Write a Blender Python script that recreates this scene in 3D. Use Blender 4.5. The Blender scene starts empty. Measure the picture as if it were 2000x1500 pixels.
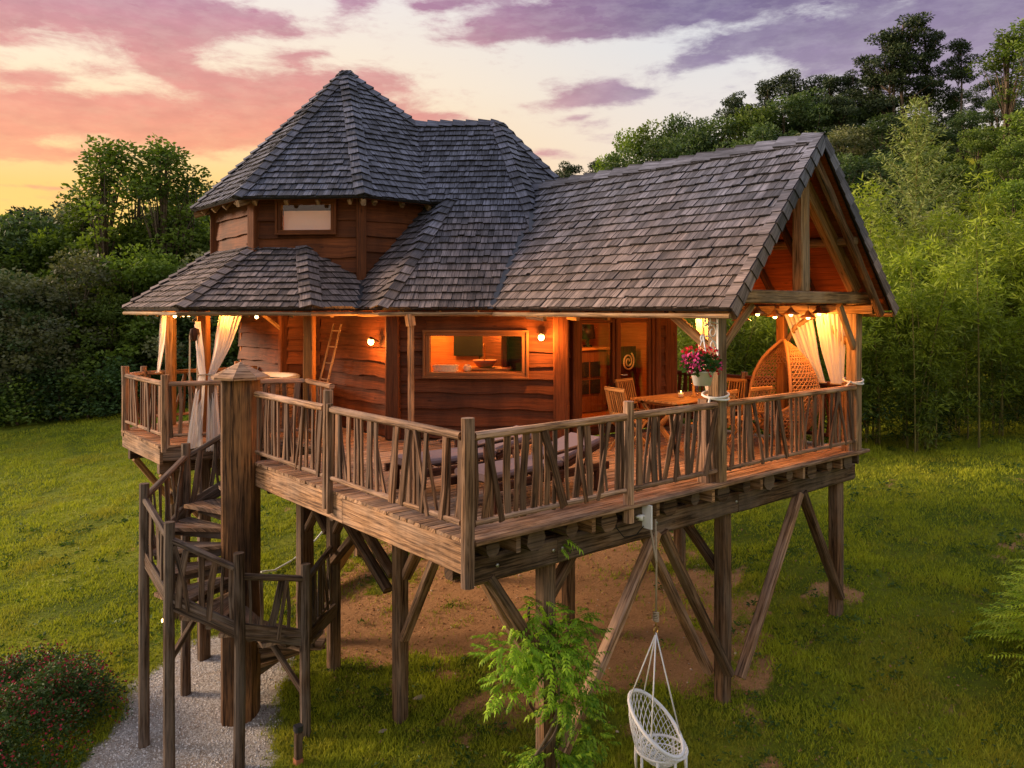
import bpy, math, random
import numpy as np
from mathutils import Vector, Matrix, noise as mnoise

random.seed(7)
rng = np.random.default_rng(7)
SC = bpy.context.scene
COL = SC.collection
R = math.radians
V = Vector


def lin(r, g, b):
    f = lambda c: (c / 255 / 12.92) if c / 255 <= 0.04045 else ((c / 255 + 0.055) / 1.055) ** 2.4
    return (f(r), f(g), f(b), 1.0)


# ---------------------------------------------------------------- camera
cam_d = bpy.data.cameras.new('camera')
cam = bpy.data.objects.new('camera', cam_d)
COL.objects.link(cam)
SC.camera = cam
cam.location = (-4.40, -5.88, 5.13)
cam.rotation_euler = (R(90), 0, R(-40))
cam_d.sensor_width = 36
cam_d.lens = 28.0
cam_d.shift_y = -0.0735
cam_d.clip_start = 0.05
cam_d.clip_end = 2000

# ---------------------------------------------------------------- view
SC.view_settings.view_transform = 'Standard'
SC.view_settings.look = 'None'
SC.view_settings.exposure = 0.38
SC.view_settings.gamma = 1.0
SC.view_settings.use_curve_mapping = False
SC.render.engine = 'CYCLES'
SC.cycles.max_bounces = 6
SC.cycles.diffuse_bounces = 3
SC.cycles.glossy_bounces = 3
SC.cycles.transparent_max_bounces = 10
SC.cycles.transmission_bounces = 4
SC.cycles.use_denoising = True
SC.cycles.sample_clamp_indirect = 4.0
SC.cycles.caustics_reflective = False
SC.cycles.caustics_refractive = False


# ---------------------------------------------------------------- node helper
class N:
    def __init__(s, tree):
        s.t = tree

    def node(s, kind, **kw):
        n = s.t.nodes.new(kind)
        for k, v in kw.items():
            setattr(n, k, v)
        return n

    def link(s, a, b):
        s.t.links.new(a, b)

    def put(s, sock, v):
        if isinstance(v, (int, float)):
            try:
                sock.default_value = v
            except TypeError:
                sock.default_value = (v, v, v)
        elif isinstance(v, (tuple, list)):
            v = tuple(v)
            if len(sock.default_value) == 3:
                v = v[:3]
            elif len(v) == 3:
                v = v + (1.0,)
            sock.default_value = v
        else:
            s.link(v, sock)

    def m(s, op, a, b=0.0, c=0.0, clamp=False):
        n = s.node('ShaderNodeMath', operation=op, use_clamp=clamp)
        s.put(n.inputs[0], a)
        s.put(n.inputs[1], b)
        s.put(n.inputs[2], c)
        return n.outputs[0]

    def vm(s, op, a, b=(0, 0, 0)):
        n = s.node('ShaderNodeVectorMath', operation=op)
        s.put(n.inputs[0], a)
        s.put(n.inputs[1], b)
        return n.outputs['Value'] if op in ('DOT_PRODUCT', 'LENGTH', 'DISTANCE') else n.outputs[0]

    def xyz(s, x, y, z):
        n = s.node('ShaderNodeCombineXYZ')
        for i, v in enumerate((x, y, z)):
            s.put(n.inputs[i], v)
        return n.outputs[0]

    def sep(s, v):
        n = s.node('ShaderNodeSeparateXYZ')
        s.put(n.inputs[0], v)
        return n.outputs

    def mix(s, f, a, b, blend='MIX'):
        n = s.node('ShaderNodeMix', data_type='RGBA', blend_type=blend)
        s.put(n.inputs['Factor'], f)
        s.put(n.inputs[6], a)
        s.put(n.inputs[7], b)
        return n.outputs[2]

    def ramp(s, f, stops, interp='LINEAR'):
        n = s.node('ShaderNodeValToRGB')
        cr = n.color_ramp
        cr.interpolation = interp
        while len(cr.elements) < len(stops):
            cr.elements.new(0.5)
        for e, (p, c) in zip(cr.elements, stops):
            e.position = p
            e.color = c if len(c) == 4 else tuple(c) + (1.0,)
        s.put(n.inputs[0], f)
        return n.outputs[0]

    def sm(s, x, a, b):
        n = s.node('ShaderNodeMapRange', interpolation_type='SMOOTHSTEP')
        s.put(n.inputs[0], x)
        s.put(n.inputs[1], a)
        s.put(n.inputs[2], b)
        n.inputs[3].default_value = 0
        n.inputs[4].default_value = 1
        return n.outputs[0]

    def noise(s, vec, scale, detail=3.0, rough=0.5, dist=0.0):
        n = s.node('ShaderNodeTexNoise')
        s.put(n.inputs['Vector'], vec)
        n.inputs['Scale'].default_value = scale
        n.inputs['Detail'].default_value = detail
        n.inputs['Roughness'].default_value = rough
        n.inputs['Distortion'].default_value = dist
        return n.outputs['Fac']


# ---------------------------------------------------------------- world: dusk sky with clouds
SUN_AZ = -76.0      # degrees right of the camera heading (negative: left)
SUN_EL = 17.0
world = bpy.data.worlds.new('World')
SC.world = world
world.use_nodes = True
wt = world.node_tree
wt.nodes.clear()
w = N(wt)
d = w.node('ShaderNodeTexCoord').outputs['Generated']
rt = (math.cos(R(40)), -math.sin(R(40)), 0)
fw = (math.sin(R(40)), math.cos(R(40)), 0)
xr = w.vm('DOT_PRODUCT', d, rt)
yf = w.vm('DOT_PRODUCT', d, fw)
zz = w.sep(d)[2]
az = w.m('ARCTAN2', xr, yf)
el = w.m('ARCSINE', w.m('MINIMUM', w.m('MAXIMUM', zz, -1.0), 1.0))
e1 = w.m('DIVIDE', el, 1.5708)
SKYL = w.ramp(e1, [(0.0, lin(252, 176, 80)), (0.045, lin(255, 208, 88)), (0.085, lin(255, 200, 98)), (0.12, lin(253, 214, 150)), (0.17, lin(250, 226, 192)),
                   (0.24, lin(236, 226, 220)), (0.45, lin(222, 223, 238)), (1.0, lin(206, 214, 244))])
SKYR = w.ramp(e1, [(0.0, lin(238, 196, 170)), (0.06, lin(242, 208, 182)), (0.12, lin(236, 220, 206)), (0.20, lin(220, 219, 220)),
                   (0.30, lin(224, 220, 222)), (0.5, lin(218, 220, 238)), (1.0, lin(206, 214, 244))])
leftness = w.sm(w.m('COSINE', w.m('ADD', az, 0.62)), 0.62, 0.98)
clear = w.mix(leftness, SKYR, SKYL)
CLL = w.ramp(e1, [(0.03, lin(250, 168, 112)), (0.10, lin(248, 158, 106)), (0.14, lin(230, 142, 114)), (0.19, lin(204, 134, 132)), (0.23, lin(178, 122, 148)),
                  (0.27, lin(160, 116, 146)), (0.6, lin(140, 128, 165)), (1.0, lin(130, 125, 165))])
CLR = w.ramp(e1, [(0.03, lin(214, 176, 178)), (0.13, lin(172, 154, 174)), (0.18, lin(144, 124, 152)), (0.23, lin(110, 90, 130)),
                  (0.4, lin(128, 116, 158)), (1.0, lin(130, 125, 165))])
leftc = w.sm(w.m('COSINE', w.m('ADD', az, 0.55)), 0.70, 0.97)
cloudc = w.mix(leftc, CLR, CLL)


def pe(x, y):
    a = math.atan((x - 1000) / 1556)
    return a, math.atan((603 - y) / 1556 * math.cos(a))


azw = w.m('ADD', az, w.m('MULTIPLY', w.m('SUBTRACT', w.noise(d, 5.0, 4), 0.5), 0.10))
elw = w.m('ADD', el, w.m('MULTIPLY', w.m('SUBTRACT', w.noise(w.vm('ADD', d, (7.3, 2.1, 4.4)), 7.0, 4), 0.5), 0.034))
tot = None
for (px, py, rx, ry, tilt, amp) in [
    (70, 22, 300, 52, 2, 1.3), (370, 32, 110, 50, 0, 1.05), (330, 126, 60, 14, -8, .8), (400, 158, 110, 22, -14, .95), (60, 150, 60, 10, 0, .6), (150, 228, 400, 38, 1, 1.45), (560, 222, 220, 54, 4, 1.3),
    (680, 160, 110, 24, 0, .9), (675, 18, 50, 34, 0, .8), (90, 300, 95, 18, -4, 1.0), (1180, 22, 250, 30, 6, 1.25), (1450, 2, 270, 30, 4, 1.3), (1850, 60, 260, 100, 4, 1.4), (1640, 85, 120, 34, 0, .9),
    (1430, 100, 120, 24, 14, 1.0), (1185, 182, 85, 17, -10, 1.0), (1130, 200, 70, 12, 0, .8), (1250, 180, 50, 8, 0, .7), (1150, 229, 26, 6, 0, .7), (1085, 303, 40, 9, 0, .7),
    (850, 236, 60, 8, 0, .75), (560, 110, 34, 9, 0, .6), (525, 40, 50, 12, 0, .75), (550, 68, 40, 12, 0, .7), (900, 2, 120, 24, 0, .8), (1010, 50, 60, 18, 8, .8),
    (610, 108, 26, 5, 0, .6), (120, 372, 120, 4, 0, .5), (2150, 60, 260, 130, 0, 1.2), (-250, 150, 260, 110, 0, 1.1)]:
    a0, e0 = pe(px, py)
    ca = math.cos(a0)
    sx, sy = rx / 1556 * ca * ca, ry / 1556 * ca
    ct, st = math.cos(R(tilt)), math.sin(R(tilt))
    da = w.m('SUBTRACT', azw, a0)
    de = w.m('SUBTRACT', elw, e0)
    u = w.m('MULTIPLY', w.m('ADD', w.m('MULTIPLY', da, ct), w.m('MULTIPLY', de, st)), 1 / sx)
    v = w.m('MULTIPLY', w.m('SUBTRACT', w.m('MULTIPLY', de, ct), w.m('MULTIPLY', da, st)), 1 / sy)
    g = w.m('EXPONENT', w.m('MULTIPLY', w.m('ADD', w.m('MULTIPLY', u, u), w.m('MULTIPLY', v, v)), -0.8))
    g = w.m('MULTIPLY', g, amp)
    tot = g if tot is None else w.m('ADD', tot, g)
cv = w.xyz(w.m('MULTIPLY', az, 3.0), w.m('MULTIPLY', el, 9.0), 0.3)
n1 = w.noise(cv, 4.2, 9, 0.66, 0.2)
n2 = w.noise(w.vm('MULTIPLY', d, (2.0, 2.0, 5.0)), 1.1, 6, 0.6, 0.2)
out_f = w.m('MAXIMUM', w.sm(w.m('ABSOLUTE', az), 0.62, 0.9), w.sm(el, 0.42, 0.6))
tot = w.m('ADD', tot, w.m('MULTIPLY', w.m('MULTIPLY', out_f, w.sm(n2, 0.45, 0.65)), 0.75))
cm = w.sm(w.m('ADD', tot, w.m('MULTIPLY', w.m('SUBTRACT', n1, 0.5), 2.6)), 0.10, 0.98)
wisp = w.m('MULTIPLY', w.sm(w.noise(cv, 5.0, 6, 0.6), 0.55, 0.8), w.m('MULTIPLY', w.sm(tot, 0.03, 0.3), 0.5))
cm = w.m('MINIMUM', w.m('ADD', w.m('MULTIPLY', cm, w.m('ADD', .66, w.m('MULTIPLY', w.noise(cv, 9.0, 8, .65), .5))), wisp), 0.96)
shade = w.m('ADD', 0.80, w.m('MULTIPLY', w.noise(cv, 7.0, 5, 0.6), 0.42))
cloudc = w.mix(1.0, cloudc, w.xyz(shade, shade, shade), 'MULTIPLY')
skyc = w.mix(cm, clear, cloudc)
# the faint physical sky on top, sun low on the left
nis = w.node('ShaderNodeTexSky', sky_type='NISHITA', sun_disc=False)
nis.sun_elevation = R(SUN_EL)
nis.sun_rotation = R(40 + SUN_AZ)
bg1 = w.node('ShaderNodeBackground')
w.put(bg1.inputs[0], skyc)
bg1.inputs[1].default_value = 0.80
bg2 = w.node('ShaderNodeBackground')
w.link(nis.outputs[0], bg2.inputs[0])
bg2.inputs[1].default_value = 0.012
ads = w.node('ShaderNodeAddShader')
w.link(bg1.outputs[0], ads.inputs[0])
w.link(bg2.outputs[0], ads.inputs[1])
wo = w.node('ShaderNodeOutputWorld')
w.link(ads.outputs[0], wo.inputs[0])

# ---------------------------------------------------------------- sun (low, soft, on the left)
sun_d = bpy.data.lights.new('sun', 'SUN')
sun_d.energy = 4.9
sun_d.angle = R(18)
sun_d.color = (1.0, 0.71, 0.49)
sun = bpy.data.objects.new('sun', sun_d)
COL.objects.link(sun)
sh = R(40 + SUN_AZ)
sdir = V((math.sin(sh) * math.cos(R(SUN_EL)), math.cos(sh) * math.cos(R(SUN_EL)), math.sin(R(SUN_EL))))
sun.rotation_euler = sdir.to_track_quat('Z', 'Y').to_euler()
sun.location = sdir * 60


# ---------------------------------------------------------------- materials
def mat_base(name):
    m = bpy.data.materials.new(name)
    m.use_nodes = True
    m.node_tree.nodes.clear()
    n = N(m.node_tree)
    out = n.node('ShaderNodeOutputMaterial')
    return m, n, out


def principled(n, out, col, rough=0.7, spec=0.3, metal=0.0, bump=None, bs=0.3, bd=0.01, emis=None, es=0.0):
    p = n.node('ShaderNodeBsdfPrincipled')
    n.put(p.inputs['Base Color'], col)
    n.put(p.inputs['Roughness'], rough)
    p.inputs['Specular IOR Level'].default_value = spec
    p.inputs['Metallic'].default_value = metal
    if bump is not None:
        b = n.node('ShaderNodeBump')
        b.inputs['Strength'].default_value = bs
        b.inputs['Distance'].default_value = bd
        n.put(b.inputs['Height'], bump)
        n.link(b.outputs[0], p.inputs['Normal'])
    if emis is not None:
        n.put(p.inputs['Emission Color'], emis)
        p.inputs['Emission Strength'].default_value = es
    n.link(p.outputs[0], out.inputs[0])
    return p


def wood(name, dark, light, grey=None, greyamt=0.0, rough=0.75, fine=1.0, vary=0.5, knots=0.6, spec=0.25, stain=0.5, moss=None, soft=False):
    if not soft:
        dark = (dark[0] * .62, dark[1] * .56, dark[2] * .48, 1)
    light = (light[0] * 1.06, light[1] * .97, light[2] * .84, 1)
    m, n, out = mat_base(name)
    uv = n.node('ShaderNodeUVMap').outputs[0]
    rnd = n.node('ShaderNodeAttribute', attribute_name='rnd').outputs['Fac']
    orn = n.node('ShaderNodeObjectInfo').outputs['Random']
    rr = n.m('FRACT', n.m('ADD', rnd, n.m('MULTIPLY', orn, 7.31)))
    s = n.sep(uv)
    off = n.m('MULTIPLY', rr, 37.0)
    u, v_ = n.m('ADD', s[0], off), n.m('ADD', s[1], off)
    g1 = n.noise(n.xyz(n.m('MULTIPLY', u, 1.6 * fine), n.m('MULTIPLY', v_, 34 * fine), off), 1.0, 5, 0.62, 0.5)
    g2 = n.noise(n.xyz(n.m('MULTIPLY', u, 4.0 * fine), n.m('MULTIPLY', v_, 120 * fine), off), 1.0, 3, 0.6)
    g3 = n.noise(n.xyz(n.m('MULTIPLY', u, 1.1), n.m('MULTIPLY', v_, 3.0), off), 1.0, 3, 0.6)
    vo = n.node('ShaderNodeTexVoronoi')
    n.put(vo.inputs['Vector'], n.xyz(n.m('MULTIPLY', u, 2.3), n.m('MULTIPLY', v_, 6.5), off))
    vo.inputs['Scale'].default_value = 1.0
    kn = n.m('SUBTRACT', 1.0, n.sm(vo.outputs['Distance'], 0.03, 0.14))
    gr = n.m('ADD', n.m('MULTIPLY', g1, 0.65), n.m('MULTIPLY', g2, 0.35))
    c = n.mix(n.sm(gr, *((0.26, 0.76) if soft else (0.37, 0.62))), dark, light)
    if grey:
        gm = n.m('MULTIPLY', n.sm(n.m('ADD', g3, n.m('MULTIPLY', n.m('SUBTRACT', g1, 0.5), 0.6)), 0.38, 0.66), greyamt)
        c = n.mix(gm, c, grey)
    if stain:
        wp = n.node('ShaderNodeNewGeometry').outputs['Position']
        st = n.noise(n.vm('MULTIPLY', wp, (1.3, 1.3, 0.5)), 1.2, 5, 0.65)
        k = n.m('ADD', 1.0 - 0.55 * stain, n.m('MULTIPLY', n.sm(st, 0.3, 0.7), 0.9 * stain))
        c = n.mix(1.0, c, n.xyz(k, k, k), 'MULTIPLY')
    c = n.mix(n.m('MULTIPLY', kn, knots), c, tuple(x * 0.28 for x in dark[:3]) + (1,))
    tv = n.m('ADD', 1.0 - vary * 0.5, n.m('MULTIPLY', rr, vary))
    c = n.mix(1.0, c, n.xyz(tv, tv, tv), 'MULTIPLY')
    if moss:
        wp = n.node('ShaderNodeNewGeometry').outputs['Position']
        c = n.mix(n.m('MULTIPLY', n.sm(n.noise(wp, 2.4, 5, 0.7), 0.52, 0.72), 0.5), c, moss)
    bmp = n.m('ADD', n.m('ADD', g1, n.m('MULTIPLY', g2, 0.5)), n.m('MULTIPLY', kn, -0.3))
    principled(n, out, c, rough, spec, bump=bmp, bs=0.55, bd=0.012)
    return m


def plain(name, col, rough=0.5, spec=0.4, metal=0.0, vary=0.0, nscale=20.0, bs=0.0):
    m, n, out = mat_base(name)
    tc = n.node('ShaderNodeTexCoord').outputs['Object']
    ns = n.noise(tc, nscale, 4, 0.6)
    k = n.m('ADD', 1 - vary / 2, n.m('MULTIPLY', ns, vary))
    c = n.mix(1.0, col, n.xyz(k, k, k), 'MULTIPLY')
    principled(n, out, c, rough, spec, metal, bump=ns if bs else None, bs=bs, bd=0.01)
    return m


def glow(name, col, strength):
    m, n, out = mat_base(name)
    e = n.node('ShaderNodeEmission')
    n.put(e.inputs[0], col)
    e.inputs[1].default_value = strength
    n.link(e.outputs[0], out.inputs[0])
    return m


def leafmat(name, dark, light, tint=None, tamt=0.0, trans=0.25, rough=0.6, wscale=0.35):
    m, n, out = mat_base(name)
    rnd = n.node('ShaderNodeAttribute', attribute_name='rnd').outputs['Fac']
    orn = n.node('ShaderNodeObjectInfo').outputs['Random']
    c = n.mix(rnd, dark, light)
    k = n.m('ADD', 0.72, n.m('MULTIPLY', orn, 0.55))
    c = n.mix(1.0, c, n.xyz(k, k, n.m('MULTIPLY', k, 0.95)), 'MULTIPLY')
    if tint:
        wp = n.node('ShaderNodeNewGeometry').outputs['Position']
        c = n.mix(n.m('MULTIPLY', n.sm(n.noise(wp, wscale, 4, 0.6), 0.45, 0.65), tamt), c, tint)
    p = n.node('ShaderNodeBsdfPrincipled')
    n.put(p.inputs['Base Color'], c)
    p.inputs['Roughness'].default_value = rough
    p.inputs['Specular IOR Level'].default_value = 0.25
    t = n.node('ShaderNodeBsdfTranslucent')
    n.put(t.inputs[0], n.mix(1.0, c, (1.5, 1.6, 0.7, 1), 'MULTIPLY'))
    mx = n.node('ShaderNodeMixShader')
    mx.inputs[0].default_value = trans
    n.link(p.outputs[0], mx.inputs[1])
    n.link(t.outputs[0], mx.inputs[2])
    n.link(mx.outputs[0], out.inputs[0])
    return m


def clothmat(name, col, trans=0.4):
    m, n, out = mat_base(name)
    tc = n.node('ShaderNodeTexCoord').outputs['Object']
    wv = n.noise(n.vm('MULTIPLY', tc, (60, 60, 4)), 1.0, 3)
    k = n.m('ADD', 0.86, n.m('MULTIPLY', wv, 0.2))
    c = n.mix(1.0, col, n.xyz(k, k, k), 'MULTIPLY')
    p = n.node('ShaderNodeBsdfPrincipled')
    n.put(p.inputs['Base Color'], c)
    p.inputs['Roughness'].default_value = 0.9
    p.inputs['Specular IOR Level'].default_value = 0.1
    t = n.node('ShaderNodeBsdfTranslucent')
    n.put(t.inputs[0], c)
    mx = n.node('ShaderNodeMixShader')
    mx.inputs[0].default_value = trans
    n.link(p.outputs[0], mx.inputs[1])
    n.link(t.outputs[0], mx.inputs[2])
    n.link(mx.outputs[0], out.inputs[0])
    return m


M = {}
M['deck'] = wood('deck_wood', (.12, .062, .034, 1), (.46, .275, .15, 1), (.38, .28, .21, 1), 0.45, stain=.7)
M['rail'] = wood('rail_wood', (.11, .056, .029, 1), (.46, .28, .16, 1), (.42, .295, .23, 1), 0.45, stain=.6, vary=.7)
M['baluster'] = wood('baluster_wood', (.050, .023, .012, 1), (.25, .135, .072, 1), (.20, .135, .10, 1), 0.45, stain=.7, vary=.9)
M['amber'] = wood('amber_timber', (.12, .045, .012, 1), (.38, .17, .045, 1), stain=.5, vary=.3, soft=True)
M['frame'] = wood('window_frame_wood', (.13, .05, .018, 1), (.34, .145, .05, 1), stain=.3, vary=.3, knots=.2, soft=True)
M['tread'] = wood('tread_wood', (.09, .052, .030, 1), (.38, .24, .14, 1), (.25, .20, .165, 1), .5, stain=.7, vary=.5)
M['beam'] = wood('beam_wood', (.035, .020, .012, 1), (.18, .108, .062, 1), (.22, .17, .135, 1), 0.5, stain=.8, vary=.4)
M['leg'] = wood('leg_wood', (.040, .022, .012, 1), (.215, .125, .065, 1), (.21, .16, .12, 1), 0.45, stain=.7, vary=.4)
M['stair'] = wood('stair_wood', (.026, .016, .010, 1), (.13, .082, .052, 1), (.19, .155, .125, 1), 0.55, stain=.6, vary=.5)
M['newel'] = wood('newel_wood', (.026, .010, .004, 1), (.37, .19, .08, 1), (.055, .032, .02, 1), 0.75, stain=.9, fine=.8)
M['siding'] = wood('siding_wood', (.055, .016, .005, 1), (.20, .064, .020, 1), (.07, .028, .013, 1), 0.4, stain=.6, vary=.5, fine=.7, soft=True)
M['post'] = wood('house_post_wood', (.06, .018, .006, 1), (.22, .075, .024, 1), stain=.4, vary=.3, soft=True)
M['golden'] = wood('golden_timber', (.24, .125, .045, 1), (.46, .27, .11, 1), (.30, .2, .12, 1), .3, stain=.3, vary=.3)
M['truss'] = wood('truss_timber', (.12, .068, .032, 1), (.44, .28, .14, 1), (.25, .20, .145, 1), .5, stain=.6, vary=.3)
M['log'] = wood('pale_log', (.25, .16, .095, 1), (.52, .37, .24, 1), stain=.4, vary=.3)
M['soffit'] = wood('soffit_boards', (.15, .035, .009, 1), (.33, .090, .022, 1), stain=.3, vary=.35, soft=True)
M['teak'] = wood('teak', (.33, .15, .04, 1), (.62, .33, .11, 1), stain=.1, vary=.2, knots=.1)
M['darkwood'] = wood('dark_stained_wood', (.035, .014, .008, 1), (.10, .035, .016, 1), stain=.2, vary=.2, knots=.2)
M['inner'] = wood('interior_wood', (.30, .10, .024, 1), (.48, .20, .06, 1), stain=.2, vary=.25, knots=.3, soft=True)


def shinglemat():
    m, n, out = mat_base('weathered_shingle')
    uv = n.node('ShaderNodeUVMap').outputs[0]
    rnd = n.node('ShaderNodeAttribute', attribute_name='rnd').outputs['Fac']
    wp = n.node('ShaderNodeNewGeometry').outputs['Position']
    s = n.sep(uv)
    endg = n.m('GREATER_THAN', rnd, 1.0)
    off = n.m('MULTIPLY', rnd, 53.0)
    g1 = n.noise(n.xyz(n.m('MULTIPLY', n.m('ADD', s[0], off), 3.0), n.m('MULTIPLY', s[1], 75), off), 1.0, 4, 0.65)
    g2 = n.noise(n.xyz(n.m('MULTIPLY', n.m('ADD', s[0], off), 1.0), n.m('MULTIPLY', s[1], 22), off), 1.0, 3, 0.6)
    gr = n.m('ADD', n.m('MULTIPLY', g1, 0.55), n.m('MULTIPLY', g2, 0.45))
    # silver grey up high, browner towards the lower courses
    z = n.sep(wp)[2]
    br = n.sm(n.m('ADD', z, n.m('MULTIPLY', n.m('SUBTRACT', n.noise(wp, 0.9, 4, 0.6), 0.5), 2.0)), 7.2, 5.1)
    dk = n.mix(br, (.026, .028, .036, 1), (.055, .038, .031, 1))
    lt = n.mix(br, (.165, .175, .225, 1), (.29, .215, .180, 1))
    c = n.mix(n.sm(gr, 0.32, 0.68), dk, lt)
    tone = n.m('MULTIPLY', n.m('ADD', 0.56, n.m('MULTIPLY', n.m('FRACT', n.m('MULTIPLY', rnd, 91.7)), 0.85)), n.m('ADD', .78, n.m('MULTIPLY', n.sm(n.noise(wp, 1.1, 5, .65), .35, .65), .4)))
    c = n.mix(1.0, c, n.xyz(tone, tone, tone), 'MULTIPLY')
    c = n.mix(n.m('MULTIPLY', n.sm(n.noise(wp, 3.3, 5, 0.7), 0.56, 0.72), 0.35), c, (.05, .048, .045, 1))
    c = n.mix(n.m('MULTIPLY', endg, .75), c, (.014, .012, .012, 1))  # dark shade line painted into shake ends and edges
    principled(n, out, c, n.m('ADD', .58, n.m('MULTIPLY', g1, .3)), 0.35, bump=gr, bs=0.7, bd=0.012)
    return m


M['shingle'] = shinglemat()
M['black'] = plain('dark_underlay', (.012, .011, .011, 1), .8)
M['lead'] = plain('lead_flashing', (.05, .053, .06, 1), .45, .5, .6, .4, 8)
M['white'] = plain('white_paint', (.80, .79, .76, 1), .45, .4, 0, .15, 8)
M['iron'] = plain('dark_iron', (.02, .018, .016, 1), .5, .5, .7)
M['steel'] = plain('steel', (.55, .55, .53, 1), .4, .5, .9)
M['copper'] = plain('copper_shade', (.40, .17, .06, 1), .35, .5, .8, .4, 15)
M['cloth'] = clothmat('cream_voile', (.90, .84, .77, 1), .5)
M['rope'] = plain('white_rope', (.78, .76, .70, 1), .9, .1, 0, .4, 90, .4)
M['cotton'] = plain('cotton_cord', (.80, .80, .80, 1), .9, .1, 0, .3, 90, .4)
M['oldrope'] = plain('old_rope', (.42, .33, .22, 1), .9, .1, 0, .4, 90, .4)
M['plastic'] = plain('white_plastic', (.82, .82, .80, 1), .3, .5, 0, .08, 6)
M['wicker'] = plain('wicker_cane', (.42, .20, .075, 1), .55, .4, 0, .6, 40, .3)
M['cushion'] = plain('lilac_cushion', (.21, .145, .14, 1), .9, .1, 0, .15, 30)
M['red'] = plain('red_petal', (.60, .02, .03, 1), .6, .2, 0, .4, 40)
M['pink'] = plain('pink_petal', (.80, .08, .28, 1), .6, .2, 0, .4, 40)
M['brass'] = plain('brass', (.6, .38, .12, 1), .35, .5, .9)
M['candle'] = plain('candle_wax', (.85, .75, .55, 1), .6)
M['wicker_white'] = plain('pale_basket', (.70, .58, .40, 1), .8, .1, 0, .5, 60, .3)
M['terracotta'] = plain('terracotta', (.42, .16, .07, 1), .6)
M['bulb'] = glow('warm_bulb', (1, .58, .18, 1), 22)
M['bulb_soft'] = glow('warm_bulb_soft', (1, .55, .18, 1), 14)
M['flame'] = glow('candle_flame', (1, .5, .12, 1), 10)
M['bark'] = wood('bark', (.05, .04, .03, 1), (.17, .135, .10, 1), stain=.4, vary=.4, knots=.2)
M['palebark'] = wood('pale_bark', (.16, .14, .11, 1), (.36, .32, .26, 1), stain=.4, vary=.4, knots=.2)


def glassmat(name, tint=(1, 1, 1, 1), mixf=0.10):
    m, n, out = mat_base(name)
    t = n.node('ShaderNodeBsdfTransparent')
    n.put(t.inputs[0], tint)
    g = n.node('ShaderNodeBsdfGlossy')
    g.inputs['Roughness'].default_value = 0.02
    lw = n.node('ShaderNodeLayerWeight')
    lw.inputs[0].default_value = .5
    f = n.m('ADD', n.m('MULTIPLY', n.m('POWER', lw.outputs['Facing'], 4.0), 0.8), mixf, clamp=True)
    mx = n.node('ShaderNodeMixShader')
    n.link(f, mx.inputs[0])
    n.link(t.outputs[0], mx.inputs[1])
    n.link(g.outputs[0], mx.inputs[2])
    n.link(mx.outputs[0], out.inputs[0])
    return m


M['glass'] = glassmat('window_glass', mixf=.03)
M['glass2'] = glassmat('tower_glass', mixf=.04)


# ---------------------------------------------------------------- object helpers
ORG = {}


def link(o, parent=None):
    COL.objects.link(o)
    if parent is not None:
        o.parent = parent
    return o


def thing(name, label, cat, loc=(0, 0, 0), group=None, kind=None):
    o = bpy.data.objects.new(name, None)
    o.empty_display_size = 0.2
    o.location = loc
    COL.objects.link(o)
    ORG[o] = V(loc)
    o['label'] = label
    o['category'] = cat
    if group:
        o['group'] = group
    if kind:
        o['kind'] = kind
    return o


def node_part(name, parent, loc):
    o = bpy.data.objects.new(name, None)
    o.empty_display_size = 0.1
    loc = V(loc)
    o.location = loc - ORG[parent]
    COL.objects.link(o)
    o.parent = parent
    ORG[o] = loc
    return o


def tag(o, label=None, cat=None, group=None, kind=None):
    if label:
        o['label'] = label
    if cat:
        o['category'] = cat
    if group:
        o['group'] = group
    if kind:
        o['kind'] = kind
    return o


def copy_tree(o, parent=None):
    c = o.copy()
    COL.objects.link(c)
    if parent is not None:
        c.parent = parent
    for ch in list(o.children):
        copy_tree(ch, c)
    return c


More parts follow.
